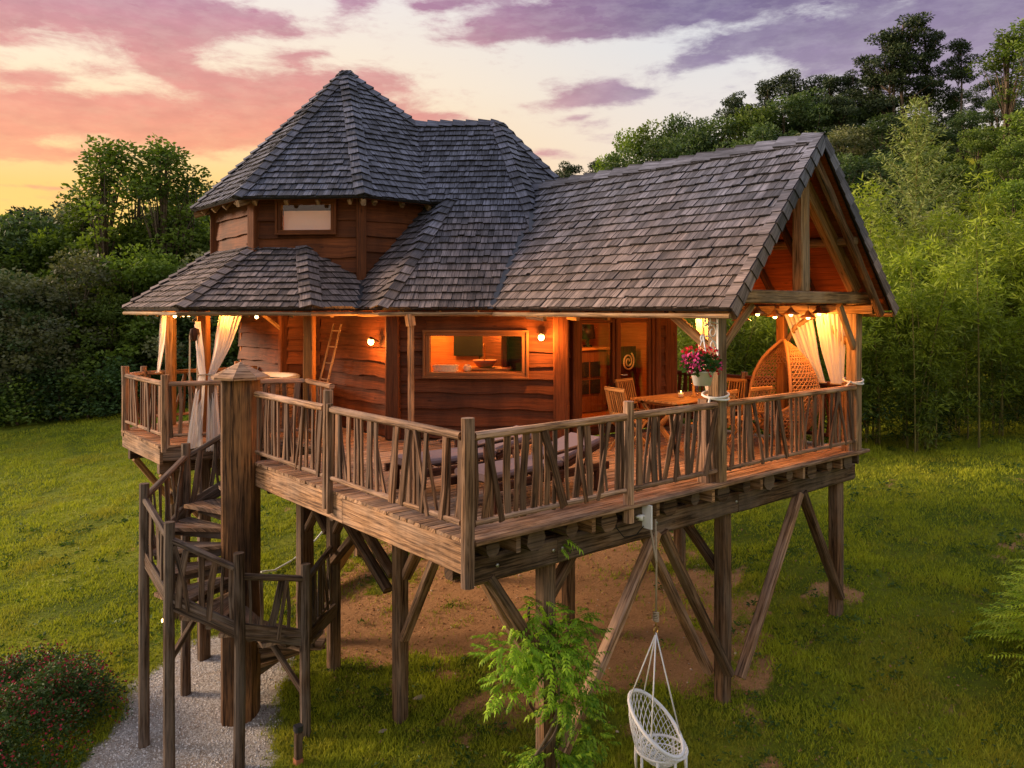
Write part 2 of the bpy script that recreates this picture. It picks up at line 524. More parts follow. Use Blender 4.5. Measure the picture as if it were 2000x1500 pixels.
class MB:
    """collects faces; build() links them as ONE mesh object"""

    def __init__(s):
        s.v, s.f, s.uv, s.r, s.sm = [], [], [], [], []

    def add(s, verts, faces, uvs, rnd=None, smooth=False):
        o = len(s.v)
        s.v += [tuple(p) for p in verts]
        if rnd is None:
            rnd = random.random()
        for i, fc in enumerate(faces):
            s.f.append(tuple(o + k for k in fc))
            s.uv += uvs[i]
            s.r.append(rnd)
            s.sm.append(smooth)
        return s

    def sweep(s, pts, secs, closed_caps=True, rnd=None, smooth=False, v0=None):
        """pts: centres, secs: list of lists of offsets (same count) -> skin"""
        n = len(secs[0])
        verts, faces, uvs = [], [], []
        L = [0.0]
        for a, b in zip(pts, pts[1:]):
            L.append(L[-1] + (V(b) - V(a)).length)
        for p, sec in zip(pts, secs):
            verts += [V(p) + q for q in sec]
        per = [0.0]
        for k in range(n):
            per.append(per[-1] + (secs[0][(k + 1) % n] - secs[0][k]).length)
        u0, v0 = random.random() * 9, random.random() * 9 if v0 is None else v0
        for i in range(len(pts) - 1):
            for k in range(n):
                k2 = (k + 1) % n
                faces.append((i * n + k, i * n + k2, (i + 1) * n + k2, (i + 1) * n + k))
                uvs.append([(u0 + L[i], v0 + per[k]), (u0 + L[i], v0 + per[k + 1]), (u0 + L[i + 1], v0 + per[k + 1]), (u0 + L[i + 1], v0 + per[k])])
        if closed_caps:
            b = (len(pts) - 1) * n
            faces.append(tuple(reversed(range(n))))
            uvs.append([(u0 + secs[0][k].x * .2, v0 + secs[0][k].y + secs[0][k].z) for k in reversed(range(n))])
            faces.append(tuple(range(b, b + n)))
            uvs.append([(u0 + secs[-1][k].x * .2, v0 + secs[-1][k].y + secs[-1][k].z) for k in range(n)])
        return s.add(verts, faces, uvs, rnd, smooth)

    def beam(s, p0, p1, w, h, up=(0, 0, 1), seg=1, jit=0.0, ch=0.008, rnd=None):
        """rectangular timber with chamfered edges; w across, h along up"""
        p0, p1 = V(p0), V(p1)
        d = (p1 - p0).normalized()
        up = V(up)
        if abs(d.dot(up)) > 0.95:
            up = V((1, 0, 0)) if abs(d.x) < .9 else V((0, 1, 0))
        sd = d.cross(up).normalized()
        up = sd.cross(d).normalized()
        pts, secs = [], []
        c = min(ch, w * .3, h * .3)
        ph = random.random() * 10
        for i in range(seg + 1):
            t = i / seg
            q = p0.lerp(p1, t)
            jw = 1 + (random.random() - .5) * 2 * jit
            jh = 1 + (random.random() - .5) * 2 * jit
            off = sd * (jit * w * .5 * math.sin(ph + t * 5)) + up * (jit * h * .4 * math.cos(ph + t * 4))
            a, b = w / 2 * jw, h / 2 * jh
            if c > 0:
                sec = [sd * x + up * y for x, y in ((a - c, -b), (a, -b + c), (a, b - c), (a - c, b), (-a + c, b), (-a, b - c), (-a, -b + c), (-a + c, -b))]
            else:
                sec = [sd * x + up * y for x, y in ((a, -b), (a, b), (-a, b), (-a, -b))]
            pts.append(q + off)
            secs.append(sec)
        return s.sweep(pts, secs, rnd=rnd)

    def box(s, x0, x1, y0, y1, z0, z1, ch=0.0, rnd=None):
        lx, ly, lz = x1 - x0, y1 - y0, z1 - z0
        cx, cy, cz = (x0 + x1) / 2, (y0 + y1) / 2, (z0 + z1) / 2
        m = max(lx, ly, lz)
        if m == lx:
            return s.beam((x0, cy, cz), (x1, cy, cz), ly, lz, ch=ch, rnd=rnd)
        if m == ly:
            return s.beam((cx, y0, cz), (cx, y1, cz), lx, lz, ch=ch, rnd=rnd)
        return s.beam((cx, cy, z0), (cx, cy, z1), ly, lx, up=(1, 0, 0), ch=ch, rnd=rnd)

    def tube(s, pts, r, n=8, jit=0.0, rnd=None, smooth=True, closed=False):
        """polyline tube; r float or list"""
        pts = [V(p) for p in pts]
        secs = []
        K = len(pts)
        prev = None
        for i, p in enumerate(pts):
            a = pts[max(i - 1, 0)] if not (closed and i == 0) else pts[-2]
            b = pts[min(i + 1, K - 1)] if not (closed and i == K - 1) else pts[1]
            d = (b - a).normalized()
            if prev is None:
                t = V((0, 0, 1)) if abs(d.z) < .9 else V((1, 0, 0))
                sd = d.cross(t).normalized()
            else:
                sd = (prev - d * prev.dot(d)).normalized()
            prev = sd
            up = sd.cross(d)
            rr = r[i] if isinstance(r, (list, tuple)) else r
            secs.append([(sd * math.cos(-2 * math.pi * k / n) + up * math.sin(-2 * math.pi * k / n)) * rr * (1 + (random.random() - .5) * 2 * jit) for k in range(n)])
        return s.sweep(pts, secs, closed_caps=not closed, rnd=rnd, smooth=smooth)

    def log(s, p0, p1, r0, r1=None, n=8, seg=4, jit=.06, bow=.01, rnd=None, smooth=False):
        p0, p1 = V(p0), V(p1)
        r1 = r0 if r1 is None else r1
        b = V((random.uniform(-1, 1), random.uniform(-1, 1), random.uniform(-1, 1))) * bow
        pts = [p0.lerp(p1, i / seg) + b * math.sin(math.pi * i / seg) for i in range(seg + 1)]
        return s.tube(pts, [r0 + (r1 - r0) * i / seg for i in range(seg + 1)], n, jit, rnd, smooth)

    def lathe(s, prof, c=(0, 0, 0), n=16, rnd=None, smooth=True, rot=None):
        """prof: [(r,z)...]"""
        c = V(c)
        verts, faces, uvs = [], [], []
        for (r, z) in prof:
            for k in range(n):
                a = 2 * math.pi * k / n
                p = V((r * math.cos(a), r * math.sin(a), z))
                if rot:
                    p = rot @ p
                verts.append(c + p)
        for i in range(len(prof) - 1):
            for k in range(n):
                k2 = (k + 1) % n
                faces.append((i * n + k, i * n + k2, (i + 1) * n + k2, (i + 1) * n + k))
                uvs.append([(prof[i][1], k * .1), (prof[i][1], k * .1 + .1), (prof[i + 1][1], k * .1 + .1), (prof[i + 1][1], k * .1)])
        return s.add(verts, faces, uvs, rnd, smooth)

    def poly(s, top, down, uvs=None, rnd=None, endgrain=False):
        """prism: polygon 'top' (ccw seen from outside) pushed by vector down"""
        n = len(top)
        top = [V(p) for p in top]
        down = V(down) if not isinstance(down, list) else down
        bot = [p + (down[i] if isinstance(down, list) else down) for i, p in enumerate(top)]
        if uvs is None:
            e = (top[1] - top[0]).normalized()
            nn = (top[1] - top[0]).cross(top[2] - top[0]).normalized()
            f = nn.cross(e)
            uvs = [((p - top[0]).dot(e), (p - top[0]).dot(f)) for p in top]
            o = random.random() * 9
            uvs = [(a + o, b + o) for a, b in uvs]
        faces = [tuple(range(n)), tuple(reversed(range(n, 2 * n)))]
        fu = [list(uvs), list(reversed(uvs))]
        for k in range(n):
            k2 = (k + 1) % n
            faces.append((k, k + n, k2 + n, k2))
            fu.append([uvs[k], (uvs[k][0], uvs[k][1] + .02), (uvs[k2][0], uvs[k2][1] + .02), uvs[k2]])
        if endgrain:      # shade lines painted on a shake's cut ends and edges, over their weathered tone: flagged by rnd > 1
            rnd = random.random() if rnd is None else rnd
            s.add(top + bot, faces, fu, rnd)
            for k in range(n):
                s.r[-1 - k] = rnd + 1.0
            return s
        return s.add(top + bot, faces, fu, rnd)

    def mesh(s, name, mat):
        me = bpy.data.meshes.new(name)
        me.from_pydata(s.v, [], s.f)
        ul = me.uv_layers.new(name='UVMap')
        ul.data.foreach_set('uv', np.array(s.uv, dtype=np.float32).ravel())
        at = me.attributes.new('rnd', 'FLOAT', 'FACE')
        at.data.foreach_set('value', np.array(s.r, dtype=np.float32))
        if any(s.sm):
            me.polygons.foreach_set('use_smooth', np.array(s.sm, dtype=bool))
        me.materials.append(mat)
        me.update()
        return me

    def build(s, name, mat, parent=None, kind=None, label=None, cat=None, group=None):
        a = np.array(s.v, dtype=np.float64)
        c = V((a[:, 0].mean(), a[:, 1].mean(), a[:, 2].min()))
        s.v = [(p[0] - c.x, p[1] - c.y, p[2] - c.z) for p in s.v]
        me = s.mesh(name, mat)
        o = bpy.data.objects.new(name, me)
        o.location = c - (ORG[parent] if parent is not None else V((0, 0, 0)))
        ORG[o] = c
        link(o, parent)
        tag(o, label, cat, group, kind)
        return o


def fast_mesh(name, verts, tris, rnd, mat, nper=3):
    """numpy mesh: verts (N,3), tris (M,nper)"""
    me = bpy.data.meshes.new(name)
    me.vertices.add(len(verts))
    me.vertices.foreach_set('co', np.ascontiguousarray(verts, dtype=np.float32).ravel())
    M_ = len(tris)
    me.loops.add(M_ * nper)
    me.loops.foreach_set('vertex_index', np.ascontiguousarray(tris, dtype=np.int32).ravel())
    me.polygons.add(M_)
    me.polygons.foreach_set('loop_start', np.arange(0, M_ * nper, nper, dtype=np.int32))
    me.update(calc_edges=True)
    at = me.attributes.new('rnd', 'FLOAT', 'FACE')
    at.data.foreach_set('value', np.ascontiguousarray(rnd, dtype=np.float32))
    me.materials.append(mat)
    return me


def lamp(name, loc, power, col=(1, .55, .2), rad=.05):
    l = bpy.data.lights.new(name, 'POINT')
    l.energy = power
    l.color = col
    l.shadow_soft_size = rad
    o = bpy.data.objects.new(name, l)
    o.location = loc
    return o
# =================================================================== terrain
def gz(x, y):
    z = -.57 + .13 * max(x, -4.0)
    z += .05 * mnoise.noise(V((x * .3, y * .3, 0))) + .018 * mnoise.noise(V((x * 1.3, y * 1.3, 3)))
    # hillside rising on the right
    d = (x * .94 - y * .34) - 21.0      # metres beyond the bamboo line
    if d > 0:
        z += d * .40 if d < 40 else 16 + (d - 40) * .06 if d < 120 else 20.8
        z += 1.5 * mnoise.noise(V((x * .06, y * .06, 7))) * min(d / 10, 1)
    if x > 14:
        z -= .13 * (x - 14) * .5
    return z


def gravf(x, y):
    """1 inside the gravel path at the stair foot"""
    ax, ay, bx, by = -2.6, 2.4, .15, 6.8
    t = max(0, min(1, ((x - ax) * (bx - ax) + (y - ay) * (by - ay)) / ((bx - ax) ** 2 + (by - ay) ** 2)))
    dd = math.hypot(x - ax - t * (bx - ax), y - ay - t * (by - ay))
    return 1.22 - dd + .35 * mnoise.noise(V((x * 1.3, y * 1.3, 9))) + .15 * mnoise.noise(V((x * 4, y * 4, 2)))


def dirtf(x, y):
    e = ((x - 5.0) / 3.4) ** 2 + ((y - 4.9) / 4.3) ** 2
    e = .92 - e + .75 * mnoise.noise(V((x * .7, y * .7, 1))) + .75 * mnoise.noise(V((x * 1.9, y * 1.9, 4))) + .25 * mnoise.noise(V((x * 6, y * 6, 4)))
    p = mnoise.noise(V((x * .55 + 30, y * .55, 8))) + .6 * mnoise.noise(V((x * 1.9, y * 1.9, 6))) - .62
    p -= .8 * max(0, min(1, (.6 - x) / 2))
    return max(e, p * 1.5)


def ground():
    xs = np.concatenate([np.linspace(-400, -30, 20), np.linspace(-28, -6, 23), np.linspace(-5, 16, 106), np.linspace(17, 60, 44), np.linspace(64, 500, 40)])
    ys = np.concatenate([np.linspace(-300, -30, 18), np.linspace(-28, -7, 22), np.linspace(-6, 16, 111), np.linspace(17, 60, 44), np.linspace(64, 500, 40)])
    nx, ny = len(xs), len(ys)
    co = np.array([(x, y, gz(x, y)) for y in ys for x in xs])
    i, j = np.meshgrid(np.arange(nx - 1), np.arange(ny - 1))
    a = (j * nx + i).ravel()
    q = np.stack([a, a + 1, a + nx + 1, a + nx], 1)
    m, n, out = mat_base('ground_soil_and_grass')
    wp = n.node('ShaderNodeNewGeometry').outputs['Position']
    s = n.sep(wp)
    # bare red earth under the terrace
    ns2 = n.noise(wp, 7.0, 6, 0.75)
    da = n.node('ShaderNodeAttribute', attribute_name='dirt').outputs['Fac']
    ga = n.node('ShaderNodeAttribute', attribute_name='gravel').outputs['Fac']
    dirt = n.sm(n.m('ADD', da, n.m('MULTIPLY', n.m('SUBTRACT', ns2, .5), .9)), -.12, .10)
    grv = n.sm(n.m('ADD', ga, n.m('MULTIPLY', n.m('SUBTRACT', ns2, .5), .6)), -.05, .18)
    fine = n.noise(wp, 26.0, 5, 0.75)
    cd = n.mix(fine, (.38, .155, .055, 1), (.85, .50, .24, 1))
    cd = n.mix(n.m('MULTIPLY', n.sm(n.noise(wp, 2.2, 5, .7), .45, .7), .5), cd, (.36, .18, .08, 1))
    cg = n.mix(n.sm(n.noise(wp, 0.5, 5, .6), .35, .65), (.11, .16, .012, 1), (.30, .33, .024, 1))
    cg = n.mix(n.m('MULTIPLY', n.sm(n.noise(wp, 9.0, 4, .7), .5, .7), .6), cg, (.10, .075, .025, 1))
    c = n.mix(dirt, cg, cd)
    vg = n.node('ShaderNodeTexVoronoi'); n.put(vg.inputs['Vector'], wp); vg.inputs['Scale'].default_value = 42
    gcol = n.mix(n.sep(vg.outputs['Color'])[0], (.42, .36, .30, 1), (.80, .76, .70, 1))
    gcol = n.mix(n.m('MULTIPLY', n.sm(n.noise(wp, 1.6, 5, .7), .45, .7), .6), gcol, (.46, .32, .20, 1))
    c = n.mix(grv, c, gcol)
    bh = n.m('ADD', n.m('MULTIPLY', n.noise(wp, 9.0, 6, .75), 2.0), n.noise(wp, 60.0, 4, .7))
    principled(n, out, c, .95, .1, bump=bh, bs=1.0, bd=.06)
    me = fast_mesh('ground', co, q, np.zeros(len(q)), m, 4)
    me.polygons.foreach_set('use_smooth', np.ones(len(q), dtype=bool))
    near = lambda p: -5 < p[0] < 20 and -7 < p[1] < 20
    for nm_, fn_ in (('dirt', dirtf), ('gravel', gravf)):
        at_ = me.attributes.new(nm_, 'FLOAT', 'POINT')
        at_.data.foreach_set('value', np.array([fn_(p[0], p[1]) if near(p) else -1.0 for p in co], dtype=np.float32))
    o = bpy.data.objects.new('ground', me)
    link(o)
    tag(o, 'grassy slope with bare red earth under the raised house', None, None, 'structure')
    return o


ground()

# =================================================================== cabin
CC = V((5.76, 6.67, 0))           # centre of the main octagon
TC = V((3.54, 8.90, 0))           # centre of the tower
EZ = 5.13                         # eave level
cabin = thing('timber_cabin', 'brown timber cabin with grey shingled roofs and octagonal tower on the raised deck', 'house', (5.76, 6.67, 3.0))


def plank_board(mb, p0, p1, nrm, z0, z1, wavy=.02, th=.03):
    """one waney-edged clapboard: thick lower edge standing proud"""
    p0, p1 = V(p0), V(p1)
    L = (p1 - p0).length
    k = max(2, int(L / .18))
    ph = random.random() * 20
    base = len(mb.v)
    verts, faces, uvs = [], [], []
    o = random.random() * 9
    for i in range(k + 1):
        t = i / k
        q = p0.lerp(p1, t)
        wz = z0 + wavy * (1.3 * mnoise.noise(V((ph + t * L * 1.6, 0, 0))) + .5 * mnoise.noise(V((ph + t * L * 6, 5, 0))))
        verts += [V((q.x, q.y, z1)) + nrm * .006, V((q.x, q.y, wz)) + nrm * th, V((q.x, q.y, wz)) - nrm * .004]
        uvs.append(t * L)
    fa, fu = [], []
    for i in range(k):
        a, b = i * 3, i * 3 + 3
        fa.append((a + 1, b + 1, b, a))
        fu.append([(o + uvs[i], 0 + o), (o + uvs[i + 1], o), (o + uvs[i + 1], z1 - z0 + o), (o + uvs[i], z1 - z0 + o)])
        fa.append((a + 2, b + 2, b + 1, a + 1))
        fu.append([(o + uvs[i], o), (o + uvs[i + 1], o), (o + uvs[i + 1], th + o), (o + uvs[i], th + o)])
    e = k * 3
    fa += [(0, 2, 1), (e, e + 1, e + 2)]
    fu += [[(o, o), (o, o + .1), (o + .03, o)], [(o, o), (o, o + .1), (o + .03, o)]]
    mb.add(verts, fa, fu)
    return mb


def wall(p0, p1, z0, z1, out, openings=(), hmin=.19, hmax=.30, wavy=.034, mat='siding', backmat='inner', name='wall'):
    """wall from p0 to p1 (seen left to right); out: outward normal; openings (u0,u1,za,zb)"""
    p0, p1, out = V((p0[0], p0[1], 0)), V((p1[0], p1[1], 0)), V(out).normalized()
    L = (p1 - p0).length
    d = (p1 - p0).normalized()
    wp = node_part(name, cabin, (p0 + p1) / 2 + V((0, 0, z0)))
    # inner lining, split round the openings
    lin_ = MB()
    us = sorted({0, L} | {u for o in openings for u in o[:2]})
    for a, b in zip(us, us[1:]):
        ops = sorted([(o[2], o[3]) for o in openings if o[0] <= a + 1e-4 and o[1] >= b - 1e-4])
        z = z0
        spans = []
        for oa, ob in ops:
            if oa > z + .01:
                spans.append((z, oa))
            z = ob
        if z < z1 - .01:
            spans.append((z, z1))
        for sa, sb in spans:
            q0, q1 = p0 + d * a - out * .05, p0 + d * b - out * .05
            lin_.poly([q0 + V((0, 0, sa)), q1 + V((0, 0, sa)), q1 + V((0, 0, sb)), q0 + V((0, 0, sb))], -out * .06)
    lin_.build('inner_lining', M[backmat], wp)
    z = z0
    while z < z1 - .02:
        h = random.uniform(hmin, hmax)
        zt = min(z + h, z1)
        if z1 - zt < .08:
            zt = z1
        segs = [(0.0, L)]
        for (a, b, za, zb) in openings:
            if za < zt - .03 and zb > z + .03:
                ns = []
                for (sa, sb) in segs:
                    if b <= sa or a >= sb:
                        ns.append((sa, sb))
                    else:
                        if a > sa + .03:
                            ns.append((sa, a))
                        if b < sb - .03:
                            ns.append((b, sb))
                segs = ns
        for (a, b, za, zb) in openings:
            if za < zt - .03 and zb > z + .03:
                for (ra, rb) in ((z, za), (zb, zt)):
                    if rb - ra > .03:
                        mb = MB()
                        plank_board(mb, p0 + d * (a + .003) - out * .035, p0 + d * (b - .003) - out * .035, out, ra, rb + (.035 if rb == zt else 0), .006, .045)
                        mb.build('plank', M[mat], wp)
        for (sa, sb) in segs:
            mb = MB()
            plank_board(mb, p0 + d * sa - out * .035, p0 + d * sb - out * .035, out, z, zt + .035, wavy, random.uniform(.042, .075))
            mb.build('plank', M[mat], wp)
        z = zt
    return wp


OCT = [V((CC.x + 3.572 * math.cos(R(a)), CC.y + 3.572 * math.sin(R(a)), 0)) for a in (202.5, 247.5, 292.5, 337.5, 22.5, 67.5, 112.5)]
S2 = math.sqrt(.5)
FD = (OCT[1] - OCT[0]).normalized()            # front facet direction (left to right in the photo)
WZ0, WZ1 = 3.04, 5.25
FL = (OCT[1] - OCT[0]).length
# main window and doors (distance along the facets)
WIN = (.54, 2.17, 4.03, 4.76)
DOOR = (.30, 2.24, 3.06, 5.05)
wall(OCT[0], OCT[1], WZ0, WZ1, (-S2, -S2, 0), [WIN])
wall(OCT[1], OCT[2], WZ0, WZ1, (0, -1, 0), [DOOR])
wall(OCT[2], OCT[3], WZ0, WZ1, (S2, -S2, 0))
wall((2.46, 7.9), OCT[0], WZ0, WZ1, (-1, 0, 0))
wall((1.95, 8.41), (2.46, 7.9), WZ0, WZ1, (-S2, -S2, 0))
wall((1.95, 10.6), (1.95, 8.41), WZ0, WZ1, (-1, 0, 0))
wall(OCT[3], OCT[4], WZ0, WZ1, (1, 0, 0), hmin=.4, hmax=.5)
wall(OCT[4], OCT[5], WZ0, WZ1, (S2, S2, 0), hmin=.4, hmax=.5)
wall(OCT[5], (1.95, 10.6), WZ0, WZ1, (0, 1, 0), hmin=.4, hmax=.5)

# corner posts of the ground floor
for (x, y, r_) in [(OCT[0].x, OCT[0].y, .12), (OCT[1].x, OCT[1].y, .13), (OCT[2].x, OCT[2].y, .12), (1.95, 8.41, .08), (OCT[3].x, OCT[3].y, .1), (OCT[1].x + .24, OCT[1].y - .04, .07), (OCT[2].x - .44, OCT[2].y - .04, .07)]:
    mb = MB()
    mb.beam((x, y, 3.02), (x, y, 5.28), r_ * 1.9, r_ * 1.9, up=(FD.x, FD.y, 0) if r_ > .11 else (1, 0, 0), seg=5, jit=.04, ch=.02)
    mb.build('corner_post', M['post'], cabin)

# upper tower walls
TV = [V((TC.x + 2.55 * math.cos(R(a)), TC.y + 2.55 * math.sin(R(a)), 0)) for a in range(-22, 360, 45)]
TV = [V((TC.x + 2.55 * math.cos(R(a + .5)), TC.y + 2.55 * math.sin(R(a + .5)), 0)) for a in (157, 202, 247, 292, 337, 22, 67, 112)]
TZ0, TZ1 = 5.45, 7.22
for i in range(8):
    a, b = TV[i], TV[(i + 1) % 8]
    mid = (a + b) / 2 - TC
    ops = []
    if i == 1:
        ops = [(.46, 1.48, 6.46, 7.03)]
    wall(a, b, TZ0, TZ1, mid, ops, hmin=.26, hmax=.38, wavy=.028, name='tower_wall')
for i in range(4):
    mb = MB()
    a = TV[i]
    dd = (a - TC).normalized()
    mb.beam(V((a.x, a.y, 5.4)), V((a.x, a.y, 7.25)), .17, .15, up=dd, seg=4, jit=.03, ch=.015)
    mb.build('corner_post', M['post'], cabin)


def window(p0, d, out, u0, u1, za, zb, fw_=.07, name='window', mat='post', glass='glass', deep=.05):
    p0, d, out = V((p0[0], p0[1], 0)), V(d), V(out).normalized()
    wn = node_part(name, cabin, p0 + d * (u0 + u1) / 2 + V((0, 0, za)))
    fr = MB()
    q = lambda u, z, o=0.0: p0 + d * u + V((0, 0, z)) + out * o
    fr.beam(q(u0, za + fw_ / 2), q(u1, za + fw_ / 2), .12, fw_, ch=.006)
    fr.beam(q(u0, zb - fw_ / 2), q(u1, zb - fw_ / 2), .12, fw_, ch=.006)
    fr.beam(q(u0 + fw_ / 2, za + fw_ + .001), q(u0 + fw_ / 2, zb - fw_ - .001), fw_, .12, up=out, ch=.006)
    fr.beam(q(u1 - fw_ / 2, za + fw_ + .001), q(u1 - fw_ / 2, zb - fw_ - .001), fw_, .12, up=out, ch=.006)
    # outer trim, 3 mm proud
    t = .045
    for (a, b) in (((u0 - t, za - .01), (u1 + t, za - .01)), ((u0 - t, zb + .01), (u1 + t, zb + .01))):
        fr.beam(q(*a, .05), q(*b, .05), .07, .035, ch=.004)
    for u in (u0 - t * .5, u1 + t * .5):
        fr.beam(q(u, za + .01, .048), q(u, zb - .01, .048), .04, .065, up=out, ch=.004)
    fr.build('frame', M[mat], wn)
    g = MB()
    g.poly([q(u0 + fw_, za + fw_, .01), q(u1 - fw_, za + fw_, .01), q(u1 - fw_, zb - fw_, .01), q(u0 + fw_, zb - fw_, .01)], -out * .012)
    g.build('pane', M[glass], wn)
    return wn, q


wn, q = window(OCT[0], FD, (-S2, -S2, 0), *WIN, mat='frame')
wn, q = window(TV[1], (TV[2] - TV[1]).normalized(), (TV[1] + TV[2]) / 2 - TC, .46, 1.48, 6.46, 7.03, name='tower_window', mat='post', glass='glass2', fw_=.06)
bl = MB()
m_blind, n_, o_ = mat_base('pale_blind')  # panel added behind the tower pane; reflected sky painted as its colour
principled(n_, o_, (.92, .80, .76, 1), .8, .2)
bl.poly([q(.53, 6.52, -.07), q(1.41, 6.52, -.07), q(1.41, 6.87, -.07), q(.53, 6.87, -.07)], (0, .0, -.004))
bl.build('blind', m_blind, wn)

# glazed door pair
dn = node_part('glazed_door', cabin, OCT[1] + V((1.2, 0, 3.05)))
dq = lambda x, z, o=0.0: V((OCT[1].x + x, OCT[1].y - o, z))
fr = MB()
for x in (.335, .74 + .28, 1.51 + .28 - .62 + .62, 2.205):
    pass
xs_ = [.335, 1.27, 2.205]
for i, x in enumerate(xs_):
    fr.beam(dq(x, 3.07), dq(x, 5.04), .075, .12, up=(0, 1, 0), ch=.006)
fr.beam(dq(.375, 3.11), dq(2.165, 3.11), .11, .09, ch=.005)
fr.beam(dq(.375, 5.0), dq(2.165, 5.0), .11, .075, ch=.005)
fr.build('frame', M['post'], dn)
for a, b in ((.375, 1.23), (1.31, 2.165)):
    lf = MB()
    for x in (a + .035, b - .035):
        lf.beam(dq(x, 3.16), dq(x, 4.955), .06, .06, up=(0, 1, 0), ch=.004)
    lf.beam(dq(a + .07, 3.2), dq(b - .07, 3.2), .055, .08, ch=.004)
    lf.beam(dq(a + .07, 4.92), dq(b - .07, 4.92), .055, .06, ch=.004)
    lf.build('door_leaf', M['post'], dn)
    g = MB()
    g.poly([dq(a + .065, 3.24), dq(b - .065, 3.24), dq(b - .065, 4.9), dq(a + .065, 4.9)], (0, .01, 0))
    g.build('pane', M['glass'], dn)
hd = MB()
hd.tube([dq(1.36, 4.0, .04), dq(1.36, 4.0, .09), dq(1.46, 4.0, .09)], .012, 8)
hd.build('door_handle', M['steel'], dn)

# interior: floor, ceiling, partitions
fl = MB()
fl.poly([p + V((0, 0, 3.03)) for p in [V((2.5, 5.4, 0)), V((4.42, 3.45, 0)), V((7.1, 3.45, 0)), V((9, 5.3, 0)), V((9, 8, 0)), V((7.1, 9.9, 0)), V((2.5, 9.9, 0))]], (0, 0, -.02))
fl.build('inner_floor', M['inner'], cabin)
fl = MB()
fl.poly([p + V((0, 0, 5.16)) for p in [V((2.4, 5.4, 0)), V((4.42, 3.4, 0)), V((7.1, 3.4, 0)), V((9, 5.3, 0)), V((9, 8, 0)), V((7.1, 9.9, 0)), V((2.5, 9.9, 0))][::-1]], (0, 0, .02))
fl.build('inner_ceiling', M['inner'], cabin)
pt = MB()
pb = OCT[0] + V((S2, S2, 0)) * 1.9
pe_ = OCT[1] + V((S2, S2, 0)) * 1.9
pt.poly([pb - FD * .6 + V((0, 0, 3.04)), pe_ + FD * .2 + V((0, 0, 3.04)), pe_ + FD * .2 + V((0, 0, 5.15)), pb - FD * .6 + V((0, 0, 5.15))], V((S2, S2, 0)) * .06)
pt.build('partition', M['inner'], cabin)
pt = MB()
pt.poly([V((4.62, 5.9, 3.04)), V((4.62, 3.55, 3.04)), V((4.62, 3.55, 5.15)), V((4.62, 5.9, 5.15))], (.05, 0, 0))
pt.build('partition', M['post'], cabin)
pt = MB()
pt.poly([V((4.6, 6.0, 3.04)), V((8.3, 6.0, 3.04)), V((8.3, 6.0, 5.15)), V((4.6, 6.0, 5.15))], (0, .05, 0))
pt.build('partition', M['inner'], cabin)
pt = MB()
pt.poly([V((8.3, 6.0, 3.04)), V((8.3, 4.66, 3.04)), V((8.3, 4.66, 5.15)), V((8.3, 6.0, 5.15))], (.05, 0, 0))
pt.build('partition', M['inner'], cabin)


def infix(name, u, dep, z, fn, mats, label, cat):
    """small thing standing in the room behind the big window (u along it, dep metres in)"""
    c = OCT[0] + FD * u + V((S2, S2, 0)) * dep + V((0, 0, z))
    t = thing(name, label, cat, c)
    fn(t, c)
    return t


IN = V((S2, S2, 0))
# cupboard below the wash basin
c = OCT[0] + FD * 1.45 + IN * .85 + V((0, 0, 3.05))
t = thing('washstand', 'wooden washstand with round basin and tap seen through the wide window', 'washstand', c)
mb = MB(); mb.beam(c + V((0, 0, .52)) - FD * .36, c + V((0, 0, .52)) + FD * .36, .45, 1.02, ch=.01); mb.build('cupboard', M['inner'], t)
mb = MB(); mb.beam(c + V((0, 0, 1.05)) - FD * .40, c + V((0, 0, 1.05)) + FD * .40, .5, .04, ch=.005); mb.build('counter', M['teak'], t)
mb = MB(); mb.lathe([(.02, 1.08), (.12, 1.08), (.20, 1.17), (.215, 1.2), (.20, 1.195), (.11, 1.11), (.01, 1.10)], c - FD * .05, 20); mb.build('basin', M['terracotta'], t)
mb = MB(); mb.tube([c - FD * .08 + IN * .2 + V((0, 0, 1.07)), c - FD * .08 + IN * .2 + V((0, 0, 1.45)), c - FD * .08 + IN * .08 + V((0, 0, 1.47)), c - FD * .08 + IN * .06 + V((0, 0, 1.42))], .013, 8); mb.build('tap', M['brass'], t)
c = OCT[0] + FD * .80 + IN * .38 + V((0, 0, 3.05))
t = thing('bath_basket', 'pale ribbed basket at the left end of the wide window', 'basket', c)
mb = MB()
mb.beam(c + V((0, 0, .48)) - FD * .2, c + V((0, 0, .48)) + FD * .2, .3, .94, ch=.01); mb.build('stand', M['inner'], t)
mb = MB()
for k in range(15):
    u = -.17 + k * .0243
    mb.tube([c + FD * u - IN * .1 + V((0, 0, .96)), c + FD * u * 1.08 - IN * .125 + V((0, 0, 1.13))], .0095, 5)
    mb.tube([c + FD * u + IN * .1 + V((0, 0, .96)), c + FD * u * 1.08 + IN * .125 + V((0, 0, 1.13))], .0095, 5)
for z, s_ in ((.965, 1.0), (1.05, 1.05), (1.13, 1.1)):
    mb.tube([c + FD * (-.18 * s_) - IN * .11 * s_ + V((0, 0, z)), c + FD * (.18 * s_) - IN * .11 * s_ + V((0, 0, z)), c + FD * (.18 * s_) + IN * .11 * s_ + V((0, 0, z)), c + FD * (-.18 * s_) + IN * .11 * s_ + V((0, 0, z)), c + FD * (-.18 * s_) - IN * .11 * s_ + V((0, 0, z))], .012, 6)
mb.build('wicker', M['wicker_white'], t)
c = OCT[0] + FD * 1.12 + IN * .55 + V((0, 0, 4.08))
mb = MB(); mb.lathe([(.01, 0), (.05, .0), (.075, .05), (.06, .1), (.03, .12), (.03, .1), (.05, .05), (.01, .02)], c, 14, rot=Matrix.Rotation(.5, 3, 'X'))
o = mb.build('sea_shell', M['wicker_white']); tag(o, 'pale sea shell on the sill shelf beside the ribbed basket', 'shell')
